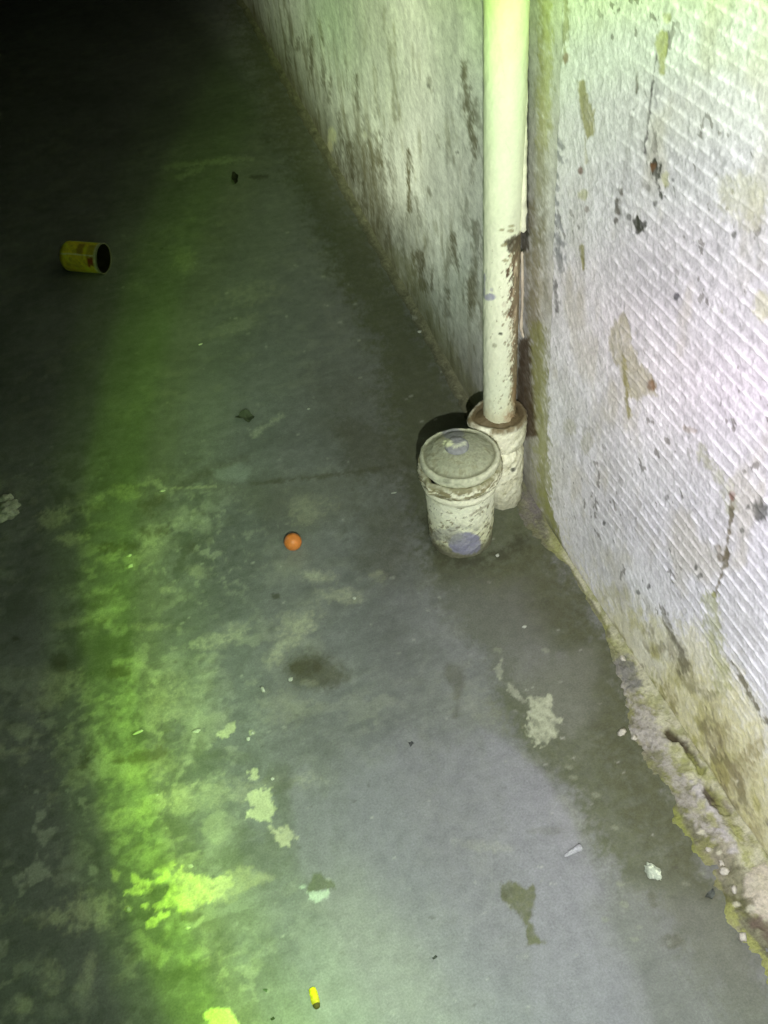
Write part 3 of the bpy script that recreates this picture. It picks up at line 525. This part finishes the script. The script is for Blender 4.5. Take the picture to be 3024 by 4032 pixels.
# ---- the downpipe
PX, PY, PR = 0.549, 1.222, 0.0275
pipe = empty('downpipe', (PX, PY, 0), 'cream painted vertical pipe with peeling brown lower side, running down the wall', 'pipe')
def ang_right(th): return np.cos(th - math.radians(-20))    # 1 on the side turned to the right of the view
def coat_mask(th, z):
    side = ang_right(th); n = nz(th, z, 60, 201) ; n2_ = nz(th, z, 170, 205)
    full = sst(0.560, 0.570, z + 0.010 * n + 0.006 * n2_)
    left = sst(0.46, 0.40, side + 0.22 * n + 0.42 * n2_ - 0.25 * sst(.56, .30, z) * 0)
    left = np.where(z < 0.40, sst(0.64, 0.58, side + 0.2 * n + 0.40 * n2_), left)
    return np.clip(np.maximum(full, left), 0, 1)
def pipe_disp(th, z, r): return 0.0022 * coat_mask(th, z) + 0.0007 * nz(th, z, 50, 210) + 0.0007 * nz(th, z, 160, 212) * sst(0.7, 0.5, z)
def pipe_col(pt, th, z, r):
    n1, n2_ = nz(th, z, 40, 220), nz(th, z, 150, 225)
    pt.col[:] = np.array((0.71, 0.74, 0.55)); pt.mul(1 + 0.05 * n1 + 0.04 * n2_)
    mk = coat_mask(th, z); bare = np.array((0.085, 0.058, 0.032))
    pt.mix((1 - mk), bare); rr_ = sst(.0, .35, nz(th, z * .35, 120, 229)) * (1 - mk); pt.mix(rr_ * .75, (0.50, 0.42, 0.28)); pt.poly([(1990, 950), (2015, 935), (2040, 930), (2090, 915), (2090, 1000), (2045, 985), (2020, 1000), (2000, 985)], (0.06, 0.05, 0.028), .95, 5, 10, .1)
    pt.mix(sst(.2, .7, ang_right(th) + .3 * n1) * sst(.60, .45, z) * .35, (0.52, 0.42, 0.26)); pt.mix(sst(.25, .205, z + .02 * n2_) * .5, (0.50, 0.44, 0.26))
    lowm = sst(0.42, 0.2, z); pt.mix(lowm * 0.35 * sst(-.3, .5, n1), (0.62, 0.60, 0.38))
    sp = sst(0.36, 0.58, n2_ + 0.38 * ang_right(th) * (z < .58)) * sst(0.62, 0.5, z); pt.mix(sp * 0.75, (0.22, 0.19, 0.11))
    pt.blob(1928, 1170, 22, 15, (0.30, 0.30, 0.38), .95, 0, .2, .2); pt.blob(1935, 1140, 8, 8, (0.4, 0.4, 0.42), .7)
    pt.line([(1908, 1080), (1906, 1160)], 9, (0.33, 0.34, 0.40), .8)
    pt.blob(1970, 1315, 8, 5, BLK, .9); pt.blob(1945, 1360, 9, 8, (.3, .3, .2), .7); pt.blob(1985, 1200, 7, 8, (.5, .47, .35), .6)
    for (u0, v0) in [(1975, 905), (2010, 910), (2012, 890), (1985, 965), (1990, 1025)]: pt.blob(u0, v0, 12, 6, (0.25, 0.22, 0.1), .8, -10)
    pt.line([(1975, 240), (1990, 320)], 3, (.6, .62, .5), .6); pt.line([(1990, 560), (2010, 600)], 3, (.6, .6, .45), .6)
    pt.blob(2010, 1650, 26, 26, (0.42, 0.27, 0.15), .6)
    pt.blob(2030, 1560, 12, 60, (0.30, 0.20, 0.10), .7)
tube_surface('pipe', PX, PY, [(PR, 0.165), (PR, 1.13), (PR, 1.6), (PR, 2.5)], 150, pipe_col, M_pipe, pipe, pipe_disp)
# hardened paint fillet that joins pipe and wall above the break, with a ragged end
def strip(name, path, rad, colr, m, parent, n=14, jag=0.0):
    pts = np.array(path, float); seg = []
    for a0, a1 in zip(pts[:-1], pts[1:]):
        k = max(2, int(np.linalg.norm(a1 - a0) / 0.004)); seg += [a0 + (a1 - a0) * i / k for i in range(k)]
    seg.append(pts[-1]); seg = np.array(seg); N = len(seg); th = np.linspace(0, 2 * math.pi, n, endpoint=False)
    tan = np.gradient(seg, axis=0); tan /= np.linalg.norm(tan, axis=1)[:, None] + 1e-9
    ref = np.array([1.0, 0.3, 0.1]); s1 = np.cross(tan, ref); s1 /= np.linalg.norm(s1, axis=1)[:, None]; s2 = np.cross(tan, s1)
    rr = rad * (1 + jag * fbm(np.arange(N)[:, None] * 0.35 + 0 * th, th[None] + 0 * np.arange(N)[:, None], 3, 7))
    if N > 3: rr[0] *= 0.25; rr[-1] *= 0.25
    P = seg[:, None] + rr[..., None] * (np.cos(th)[None, :, None] * s1[:, None] + np.sin(th)[None, :, None] * s2[:, None])
    P = P.reshape(-1, 3); c_ = np.tile(np.array(colr, float), (len(P), 1)) * (1 + 0.25 * fbm(P[:, 1] * 90 + P[:, 0] * 50, P[:, 2] * 90, 4, 3))[:, None]
    o = grid_mesh(name, P, N, n, c_, m, closed=True); place(o, parent); return o
wp = lambda u, v, x: on_wall(u, v, x)
strip('paint_fillet', [wp(2066, -200, .572), wp(2064, 300, .572), wp(2060, 700, .572), wp(2060, 915, .572)], 0.0052, (0.68, 0.68, 0.52), M_pipe, pipe, jag=.25)
strip('paint_fillet', [wp(2056, 990, .588), wp(2058, 1150, .588), wp(2052, 1290, .588), wp(2062, 1330, .588)], 0.0024, (0.50, 0.45, 0.34), M_pipe, pipe, jag=.5)

# socket at its foot
def sock_col(pt, th, z, r):
    n1, n2_ = nz(th, z + r, 60, 240), nz(th, z + r, 190, 245)
    pt.col[:] = np.array((0.88, 0.86, 0.66)); pt.mul(1 + 0.12 * n1 + 0.1 * n2_)
    pt.mix(sst(0.25, 0.6, n2_ + .3 * n1) * 0.6, (0.30, 0.27, 0.13))
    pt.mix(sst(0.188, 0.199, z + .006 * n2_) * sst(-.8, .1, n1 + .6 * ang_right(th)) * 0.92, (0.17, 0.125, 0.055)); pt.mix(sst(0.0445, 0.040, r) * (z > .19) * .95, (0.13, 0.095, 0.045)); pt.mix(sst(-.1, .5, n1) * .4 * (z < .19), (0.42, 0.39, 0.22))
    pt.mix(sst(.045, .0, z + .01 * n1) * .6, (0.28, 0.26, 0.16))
    pt.blob(2020, 1850, 10, 8, BLK, .9); pt.blob(2095, 1700, 18, 40, (.75, .72, .6), .5)
def sock_disp(th, z, r): return 0.0020 * nz(th, z, 50, 250) + 0.0016 * nz(th, z, 150, 252) + 0.010 * np.maximum(0, np.cos(th - math.radians(175))) ** 4 * sst(.175, .185, z) * (r > .03)
tube_surface('socket', PX, PY, [(0.031, 0.10), (0.036, 0.132), (0.0445, 0.140), (0.0480, 0.156), (0.0485, 0.196), (0.0455, 0.2015), (0.040, 0.201), (0.036, 0.197), (0.0285, 0.203), (0.0255, 0.206)], 140, sock_col, M_crust, pipe, sock_disp)
tube_surface('lower_pipe', PX + .002, PY - .012, [(0.036, -0.01), (0.038, 0.05), (0.037, 0.124), (0.030, 0.138)], 110, sock_col, M_crust, pipe, lambda th, z, r: 0.0026 * nz(th, z, 45, 260) + 0.0018 * nz(th, z, 150, 262))

# ---- the capped cleanout next to it
CX, CY = 0.4405, 1.147
co = empty('drain_cleanout', (CX, CY, 0), 'stubby round drain fitting with dirty screw cap, in front of the pipe foot', 'drain fitting')
def body_col(pt, th, z, r):
    n1, n2_ = nz(th, z, 45, 270), nz(th, z, 170, 275)
    pt.col[:] = np.array((0.94, 0.94, 0.72)); pt.mul(1 + 0.05 * n1 + 0.05 * n2_)
    pt.mix(sst(0.115, 0.02, z + 0.02 * n1) * 0.45, (0.60, 0.58, 0.26))
    lowm = sst(0.105, 0.02, z); pt.mix(sst(0.32, 0.52, n2_ + 0.35 * lowm + .2 * n1) * 0.85, (0.22, 0.19, 0.09)); pt.mix(sst(.1, .6, n1) * .3, (0.66, 0.64, 0.36)); pt.mix(sst(.04, .012, z + .02 * n1) * .7, (0.22, 0.22, 0.13))
    pt.mix(sst(0.022, 0.006, z + 0.006 * n2_) * .8, (0.16, 0.15, 0.10))
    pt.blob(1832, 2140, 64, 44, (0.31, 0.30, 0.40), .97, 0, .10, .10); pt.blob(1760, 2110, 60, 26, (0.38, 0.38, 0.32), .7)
    pt.line([(1780, 2075), (1880, 2080)], 18, (0.25, 0.24, 0.22), .5, 6, 12, .4)
    pt.line([(1850, 2030), (1925, 1985)], 7, (.3, .25, .15), .6)
bd = lambda th, z, r: 0.0011 * nz(th, z, 55, 280) + 0.0012 * nz(th, z, 170, 282) * sst(.13, .06, z) + 0.003 * np.maximum(0, nz(th, z, 90, 284) - .25) * sst(.05, .02, z)
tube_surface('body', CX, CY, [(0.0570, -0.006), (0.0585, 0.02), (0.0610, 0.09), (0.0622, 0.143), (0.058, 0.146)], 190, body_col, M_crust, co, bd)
def ring_col(pt, th, z, r):
    n1, n2_ = nz(th, z, 60, 290), nz(th, z * 1.5, 200, 295)
    pt.col[:] = np.array((0.90, 0.88, 0.66)); pt.mul(1 + 0.1 * n1 + 0.1 * n2_)
    band = sst(0.156, 0.162, z + .003 * n2_); pt.mix(band * sst(-.3, .15, n2_ + .3 * n1) * 0.9, (0.19, 0.16, 0.06))  # brown crust, with the shade under the cap painted in
    pt.mix(sst(.182, .186, z) * .7, (0.28, 0.27, 0.16))
rd = lambda th, z, r: 0.0009 * nz(th, z, 60, 300) + 0.0032 * nz(th, z, 180, 302) * sst(.158, .166, z) + 0.006 * np.exp(-((th - math.radians(205)) / .12) ** 2) * sst(.16, .165, z)
tube_surface('collar', CX, CY, [(0.0600, 0.138), (0.0655, 0.141), (0.0680, 0.148), (0.0675, 0.155), (0.0655, 0.158), (0.0710, 0.163), (0.0735, 0.172), (0.0730, 0.184), (0.070, 0.188), (0.066, 0.188), (0.060, 0.184)], 190, ring_col, M_crust, co, rd)
def cap_col(pt, th, z, r):
    n1, n2_ = nz(th, r * 2 + z, 50, 310), nz(th, r * 2 + z, 170, 315)
    pt.col[:] = np.array((0.36, 0.37, 0.25)); pt.mul(1 + 0.25 * n1 + 0.22 * n2_); pt.mix(sst(.1, .5, n2_ + .4 * n1) * .6, (0.20, 0.19, 0.10))
    pt.mix(sst(0.0615, 0.0645, r) * sst(-.5, .1, n1) * .8, (0.72, 0.72, 0.52)); pt.mix(np.exp(-((r - .0595) / .002) ** 2) * .7, (0.14, 0.13, 0.07))
    pt.blob(1842, 1740, 110, 40, (0.30, 0.31, 0.24), .4, -15)
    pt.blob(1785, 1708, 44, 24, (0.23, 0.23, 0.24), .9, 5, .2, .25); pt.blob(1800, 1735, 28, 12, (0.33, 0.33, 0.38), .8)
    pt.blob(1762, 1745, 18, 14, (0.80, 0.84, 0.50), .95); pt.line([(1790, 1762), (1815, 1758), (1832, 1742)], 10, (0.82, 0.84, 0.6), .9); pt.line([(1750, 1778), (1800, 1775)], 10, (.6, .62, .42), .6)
    pt.mix(sst(.0, .01, .19 - z) * 0, CREAM)
cdp = lambda th, z, r: 0.0018 * nz(th, z + r, 60, 320) * np.minimum(1, r / .03) + 0.0012 * nz(th, z + r, 160, 322) * (r > .02)
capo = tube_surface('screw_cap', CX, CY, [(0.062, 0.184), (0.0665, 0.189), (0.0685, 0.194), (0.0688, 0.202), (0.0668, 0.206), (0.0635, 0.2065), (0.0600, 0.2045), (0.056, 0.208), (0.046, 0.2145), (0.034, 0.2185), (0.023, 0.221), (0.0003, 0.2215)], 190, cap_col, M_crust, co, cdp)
# low knob on the cap
def knob_col(pt, th, z, r):
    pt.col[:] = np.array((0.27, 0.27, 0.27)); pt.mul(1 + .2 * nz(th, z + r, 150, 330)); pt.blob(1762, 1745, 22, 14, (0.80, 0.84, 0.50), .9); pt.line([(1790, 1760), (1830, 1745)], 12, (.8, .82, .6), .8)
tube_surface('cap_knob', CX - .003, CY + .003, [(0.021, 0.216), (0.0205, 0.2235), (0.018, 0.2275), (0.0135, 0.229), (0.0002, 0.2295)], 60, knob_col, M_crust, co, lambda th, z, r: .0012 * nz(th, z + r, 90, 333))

# ------------------------------------------------------------------ loose things
def tint(o, base, var=0.2, f=120, seed=1, fn=None):
    me = o.data; n_ = len(me.vertices); co_ = np.empty(n_ * 3, np.float32); me.vertices.foreach_get('co', co_); co_ = co_.reshape(-1, 3).astype(float)
    c_ = np.tile(np.array(base, float), (n_, 1)); k = fbm(co_[:, 0] * f + co_[:, 2] * f * .6, co_[:, 1] * f - co_[:, 2] * f * .4, 4, seed)
    c_ *= (1 + var * k)[:, None]
    if fn is not None: c_ = fn(co_, c_, k)
    set_col(me, c_)
def blobby(name, loc, size, base, seed, m=M_bits, sub=3, rough=0.3, freq=1.6, rot=(0, 0, 0), flat=None, var=.2, fn=None):
    """A lumpy solid resting on the surface at loc; size = half extents."""
    bm = bmesh.new(); bmesh.ops.create_icosphere(bm, subdivisions=sub, radius=1)
    rs_ = random.Random(seed); off = Vector((rs_.random() * 50, rs_.random() * 50, rs_.random() * 50))
    from mathutils import noise
    E = Matrix.Rotation(rot[2], 3, 'Z') @ Matrix.Rotation(rot[1], 3, 'Y') @ Matrix.Rotation(rot[0], 3, 'X')
    zmin = 1e9
    for v_ in bm.verts:
        k = 1 + rough * noise.fractal(v_.co * freq + off, 1.0, 2.0, 4)
        q = v_.co * k; q = E @ Vector((q.x * size[0], q.y * size[1], q.z * size[2])); v_.co = q; zmin = min(zmin, q.z)
    for v_ in bm.verts: v_.co.z -= zmin
    me = bpy.data.meshes.new(name); bm.to_mesh(me); bm.free()
    for f_ in me.polygons: f_.use_smooth = True
    o = bpy.data.objects.new(name, me); col.objects.link(o); o.location = loc; me.materials.append(m)
    tint(o, base, var, 200, seed, fn); return o

# orange ball
BC = at(1153, 2134, 0.0168); BR_ = 0.0166
bm = bmesh.new(); bmesh.ops.create_icosphere(bm, subdivisions=5, radius=BR_); me = bpy.data.meshes.new('ball'); bm.to_mesh(me); bm.free()
for f_ in me.polygons: f_.use_smooth = True
ball = bpy.data.objects.new('ball', me); col.objects.link(ball); ball.location = (BC[0], BC[1], BR_ + 0.0006); me.materials.append(M_ball)
def ballfn(c3, c_, k):
    g = sst(.2, .8, fbm(c3[:, 0] * 90, c3[:, 1] * 90 + c3[:, 2] * 60, 3, 4)); c_ += (np.array((0.70, 0.30, 0.20)) - c_) * (g * .45)[:, None]; return c_
tint(ball, (0.72, 0.22, 0.05), .2, 150, 6, ballfn)
tag(ball, 'small orange ball lying on the grey floor left of the drain fitting', 'ball')

# drink can lying on its side, open end towards the viewer
CR, CLN = 0.0385, 0.112
cp = at(330, 1012, CR); can = empty('drinks_can', (cp[0], cp[1], 0), 'yellow can lying on its side in the dark, open end facing right', 'can')
can.rotation_euler = (0, 0, math.radians(-33))
def can_surface(name, prof, colf, nth=96):
    pr = []
    for (x0, r0), (x1, r1) in zip(prof[:-1], prof[1:]):
        n_ = max(1, int(max(abs(x1 - x0), abs(r1 - r0)) / 0.003))
        for k in range(n_): pr.append((x0 + (x1 - x0) * k / n_, r0 + (r1 - r0) * k / n_))
    pr.append(prof[-1]); pr = np.array(pr); th = np.linspace(0, 2 * math.pi, nth, endpoint=False)
    TH, RR = np.meshgrid(th, pr[:, 1]); _, XX = np.meshgrid(th, pr[:, 0]); t_, r_, x_ = TH.ravel(), RR.ravel(), XX.ravel()
    dent = -0.0025 * np.exp(-((x_ - 0.01) / .02) ** 2 - ((t_ - 2.2) / .5) ** 2) * (r_ > .03)
    P = np.stack([x_, (r_ + dent) * np.cos(t_), CR + (r_ + dent) * np.sin(t_)], 1)
    c_ = colf(t_, x_, r_); o = grid_mesh(name, P, len(pr), nth, c_, M_can, closed=True); o.parent = can; return o
def can_body_col(t, x, r):
    c_ = np.tile(np.array((0.93, 0.80, 0.06)), (len(t), 1)); n = fbm(np.cos(t) * 3 + x * 40, np.sin(t) * 3 + x * 55, 4, 9)
    c_ *= (1 + .22 * n)[:, None]
    def mx(m_, cc):
        nonlocal c_; c_ = c_ + (np.array(cc) - c_) * m_[:, None]
    mx(sst(.5, .35, np.abs(t - 1.95)) * sst(.013, .008, np.abs(x - 0.008 + .006 * n)) * .75, (0.30, 0.13, 0.03))
    mx(sst(.30, .2, np.abs(t - 2.85 + .2 * n)) * sst(.011, .007, np.abs(x - 0.040)) * .95, (0.32, 0.03, 0.012))
    mx(sst(.6, .4, np.abs(t - 2.1)) * sst(.014, .008, np.abs(x - 0.038)) * .6, (0.40, 0.27, 0.06))
    mx(sst(.07, .03, np.abs(t - 2.42 - .04 * n)) * .7, (0.95, 0.95, 0.6))  # pale highlight line painted along the can
    mx(sst(.047, .051, x) * .85, (0.75, 0.74, 0.55)); mx(sst(-.044, -.05, x) * .5, (0.45, 0.40, 0.1)); mx(sst(.3, .6, fbm(t * 4, x * 120, 3, 2)) * .3, (.3, .26, .04))
    return c_
hL = CLN / 2
can_surface('can_body', [(-hL, 0.020), (-hL, 0.026), (-hL + .004, 0.0315), (-hL + .012, 0.0375), (-hL + .018, CR), (hL - .004, CR), (hL - .002, CR + .0008), (hL, CR + .0004)], can_body_col)
can_surface('rim', [(hL - .0005, CR - .0015), (hL, CR + .0012), (hL + .0015, CR + .0014), (hL + .002, CR), (hL + .0012, CR - .0018)], lambda t, x, r: np.tile(np.array((0.22, 0.21, 0.13)), (len(t), 1)))
def in_col(t, x, r):
    c_ = np.tile(np.array((0.022, 0.017, 0.010)), (len(t), 1)); return c_ * (1 + .5 * fbm(t * 3, x * 60, 3, 5))[:, None]
can_surface('can_inside', [(hL - .0004, CR - .0012), (-hL + .02, CR - .002), (-hL + .006, 0.028), (-hL + .005, 0.0005)], in_col)
can_surface('can_bottom', [(-hL, 0.0205), (-hL + .003, 0.018), (-hL + .0045, 0.009), (-hL + .005, 0.0004)], lambda t, x, r: np.tile(np.array((0.35, 0.35, 0.28)), (len(t), 1)))

# crumpled pale lump at the left edge
lp = at(30, 2040); lump_o = empty('crumpled_paper', (lp[0], lp[1], 0), 'crumpled dirty white paper scrap with two lobes at the far left edge', 'paper scrap')
def place_local(o, par): o.parent = par; o.location = o.location - par.location; return o
q0, q1 = at(32, 2036), at(32, 1990)
for qq, sz, sd in ((q0, (.026, .020, .012), 5), (q1, (.014, .012, .011), 9)):
    o = blobby('paper_lobe', (qq[0], qq[1], 0.0), sz, (0.50, 0.50, 0.40), sd, sub=4, rough=.55, freq=1.9, var=.25); place_local(o, lump_o)

# yellow stub at the bottom
s0, s1 = at(1228, 3888, .006), at(1250, 3972, .006)
stub = empty('yellow_stub', ((s0[0] + s1[0]) / 2, (s0[1] + s1[1]) / 2, 0), 'bright yellow finger-like stub with a dark brown end, lying at the bottom of the picture', 'stub')
def capsule(name, A, B, r0, r1, base, parent, seed, fn=None, z0=None):
    A, B = np.array(A, float), np.array(B, float); ax = unit(B - A); Ln = np.linalg.norm(B - A)
    t = np.linspace(0, 1, 40); th = np.linspace(0, 2 * math.pi, 30, endpoint=False)
    s1_ = unit(np.cross(ax, [0, 0, 1.0])); s2_ = np.cross(s1_, ax)
    rr = (r0 + (r1 - r0) * t) * np.sqrt(np.clip(1 - np.abs(2 * t - 1) ** 7, 0.0004, 1))
    Tt, TH = np.meshgrid(t, th, indexing='ij'); R_ = np.repeat(rr[:, None], len(th), 1) * (1 + .10 * fbm(Tt * 9, np.cos(TH) * 1.5 + 3, 3, seed))
    P = A + Tt[..., None] * (B - A) + R_[..., None] * (np.cos(TH)[..., None] * s1_ + np.sin(TH)[..., None] * s2_)
    P = P.reshape(-1, 3); c_ = np.tile(np.array(base, float), (len(P), 1)) * (1 + .15 * fbm(Tt.ravel() * 14, TH.ravel() * 2, 3, seed + 1))[:, None]
    if fn is not None: c_ = fn(Tt.ravel(), TH.ravel(), c_)
    o = grid_mesh(name, P, len(t), len(th), c_, M_bits, closed=True)
    if parent: place(o, parent)
    return o
def stfn(t, th, c_):
    m_ = sst(.45, .95, t + .1 * np.sin(th)) * .55; c_ += (np.array((0.45, 0.33, 0.05)) - c_) * m_[:, None]; return c_
dv = (s1 - s0)
capsule('stub_body', s0 + (0, 0, 0), s0 + dv * .84, .0052, .0058, (0.88, 0.82, 0.02), stub, 3, stfn)
capsule('dark_end', s0 + dv * .74, s1, .0054, .0036, (0.10, 0.085, 0.02), stub, 8)

# pale shell-like pebble and a splinter
pb = at(2568, 3440)
def shell(c3, c_, k):
    g = sst(.0, .5, fbm(c3[:, 0] * 260, c3[:, 1] * 260, 4, 77)); c_ += (np.array((0.80, 0.86, 0.66)) - c_) * (g * .8)[:, None]; return c_
tag(blobby('pebble', (pb[0], pb[1], .0), (.0085, .0125, .006), (0.42, 0.47, 0.36), 31, sub=4, rough=.35, freq=2, rot=(0, 0, math.radians(25)), fn=shell), 'pale greenish white rough pebble on the olive floor at lower right', 'pebble')
a0, a1 = at(2222, 3372, .004), at(2292, 3332, .008)
tag(capsule('splinter', a0, a1, .0022, .0058, (0.42, 0.41, 0.43), None, 12), 'grey splinter pointing up to the right on the floor at lower right', 'splinter')

# leaf scraps
def leaf(name, outline, z, base, label, cat, curl=.006, seed=1, group=None):
    pts = [at(u, v) for u, v in outline]; cen = sum(pts) / len(pts)
    bm = bmesh.new(); N = len(pts); rings = []
    rr = random.Random(seed)
    jit = [rr.uniform(.9, 1.08) for _ in range(N * 3)]
    dense = []
    for i in range(N):
        for k in range(3): dense.append((pts[i] * (3 - k) + pts[(i + 1) % N] * k) / 3)
    for t in (1.0, .7, .4, .15):
        rings.append([bm.verts.new(((q[0] - cen[0]) * t * jit[i], (q[1] - cen[1]) * t * jit[i], z + curl * t * t * (0.5 + 0.5 * math.sin(i * .9 + seed)))) for i, q in enumerate(dense)])
    for r0, r1 in zip(rings[:-1], rings[1:]):
        for i in range(len(dense)): bm.faces.new((r0[i], r0[(i + 1) % len(dense)], r1[(i + 1) % len(dense)], r1[i]))
    bm.faces.new(rings[-1])
    g = bmesh.ops.extrude_face_region(bm, geom=bm.faces[:])
    for v_ in [x for x in g['geom'] if isinstance(x, bmesh.types.BMVert)]: v_.co.z += .0008
    bmesh.ops.recalc_face_normals(bm, faces=bm.faces[:])
    me = bpy.data.meshes.new(name); bm.to_mesh(me); bm.free()
    o = bpy.data.objects.new(name, me); col.objects.link(o); o.location = (cen[0], cen[1], 0); me.materials.append(M_bits); tint(o, base, .3, 200, seed)
    return tag(o, label, cat, group)
leaf('dead_leaf', [(925, 1655), (945, 1632), (975, 1625), (1000, 1640), (1003, 1662), (985, 1668), (960, 1660)], .002, (0.085, 0.095, 0.06), 'dark curled leaf on the floor at upper middle, above a pale scratch', 'leaf', .010, 3)
leaf('dead_leaf', [(912, 712), (918, 690), (928, 682), (940, 700), (938, 722), (925, 728)], .002, (0.03, 0.03, 0.02), 'small black leaf scrap on the far dark floor near the wall', 'leaf', .007, 5)
leaf('dead_leaf', [(2770, 3548), (2782, 3520), (2800, 3512), (2812, 3530), (2800, 3552)], .004, (0.10, 0.11, 0.09), 'dark leaf crumb on the floor beside the mossy foot of the wall at lower right', 'leaf', .008, 8)
leaf('dead_leaf', [(1700, 3775), (1716, 3766), (1722, 3772), (1706, 3782)], .002, (.08, .09, .07), 'tiny dark leaf scrap on the light floor at the lower middle', 'leaf', .004, 4)
leaf('dead_leaf', [(1066, 4012), (1080, 4006), (1084, 4014), (1070, 4022)], .002, (.05, .07, .03), 'tiny dark scrap at the very bottom, left of the yellow stub', 'leaf', .003, 4)
leaf('dead_leaf', [(1036, 3898), (1056, 3900), (1052, 3910), (1040, 3906)], .002, (.12, .16, .1), 'thin greyish scrap above the bottom edge, left of the yellow stub', 'leaf', .003, 6)
leaf('dead_leaf', [(1608, 2930), (1622, 2922), (1630, 2935), (1616, 2944)], .002, (.12, .12, .12), 'tiny dark crumb of leaf on the grey floor below the drain fitting', 'leaf', .004, 9)

# white crumbs, each a thing
CR_ = [(790, 1358, 12, 5, 'white crumb on the green-lit floor left of centre, below the can'), (1215, 1612, 8, 4, 'tiny white crumb on the floor left of the pipe foot, beside the dark leaf'), (1652, 1310, 12, 7, 'white crumb near the wall foot, upper of the ones left of the pipe'),
       (1550, 1942, 14, 4, 'thin white flake on the floor just left of the drain fitting'), (1395, 2357, 9, 7, 'round white crumb on the floor right below the orange ball'), (1145, 2677, 12, 10, 'white crumb at the left rim of the round brown stain'),
       (1036, 2722, 9, 18, 'elongated white crumb below and left of the round brown stain'), (775, 2880, 20, 9, 'pale crumb beside the yellowish flake on the lower left floor'), (995, 2887, 9, 8, 'upper of two round cream crumbs right of the yellowish flake'),
       (978, 2912, 12, 10, 'lower of two round cream crumbs right of the yellowish flake'), (618, 3132, 9, 6, 'bright white crumb on the lower left green-lit floor'), (1074, 3068, 10, 7, 'white crumb beside the long peeled patch'), (1010, 2195, 0, 0, ''),
       (740, 3655, 16, 6, 'white sliver under the yellow-green peeled patch'), (1958, 2190, 10, 8, 'white crumb at the foot of the drain fitting'), (2065, 2470, 12, 7, 'white crumb on the olive floor below the drain fitting'),
       (2512, 2826, 9, 6, 'tiny white crumb beside the peeling strip at the wall foot'), (2950, 3578, 18, 9, 'bright white chip at the foot of the mossy wall, lower right'), (940, 1655, 0, 0, ''), (895, 1660, 0, 0, ''), (1030, 4100, 0, 0, ''),
       (750, 3412, 16, 8, 'white crumb at the top of the yellow-green peeled patch'), (505, 3583, 12, 9, 'cream crumb left of the yellow-green peeled patch'), (510, 2190, 14, 6, 'white crumb in the mottled green-lit area on the left'),
       (515, 2232, 16, 10, 'cream crumb in the mottled green-lit area, below a smaller white one'), (640, 1935, 14, 6, 'white crumb on the green-lit floor at the tip of the dark line'), (545, 2885, 26, 6, 'long pale sliver on the green-lit lower left floor')]
for k, (u, v, ru, rv, lab) in enumerate(CR_):
    if not lab: continue
    qq = at(u, v); ppm = F / ((qq - EYEP) @ RT)[2]
    o = blobby('crumb', (qq[0], qq[1], 0.0), (ru * .8 / ppm, max(rv, 4) / ppm * .95, max(rv, 4) / ppm * .6), (0.52, 0.53, 0.44), 100 + k, sub=2, rough=.5, freq=1.5, rot=(0, 0, random.Random(k).uniform(-.3, .3)))
    tag(o, lab, 'crumb', 'white crumbs scattered over the floor')
# broken mortar chips lying along the skirt, lower right
rs = random.Random(44)
CH = [(2452, 2592, 'pale mortar chip at the upper tip of the peeling strip'), (2450, 2885, 'pale mortar chip at the left tip of the peeling strip'), (2497, 2905, 'mortar chip just right of the left tip of the peeling strip'),
      (2790, 3345, 'small cream mortar chip below the purple-grey mortar ridge'), (2842, 3400, 'small mortar chip left of the white chip, by the wall foot'), (2850, 3432, 'lower small mortar chip left of the white chip, by the wall foot'),
      (2890, 3502, 'white mortar chip just above the dark mossy hollow at the wall foot'), (2925, 3692, 'green-grey chip in the moss in the lower right corner')]
for k, (u, v, lab) in enumerate(CH):
    qq = at(u, v, .006); sz = rs.uniform(.003, .0055)
    tag(blobby('mortar_chip', (qq[0], qq[1], .003), (sz * 1.4, sz, sz * .8), (0.58, 0.55, 0.45), 300 + k, sub=2, rough=.6, freq=1.4, rot=(0, 0, rs.uniform(0, 3))), lab, 'mortar chip', 'mortar chips along the wall foot')

scene.render.resolution_x, scene.render.resolution_y = 768, 1024
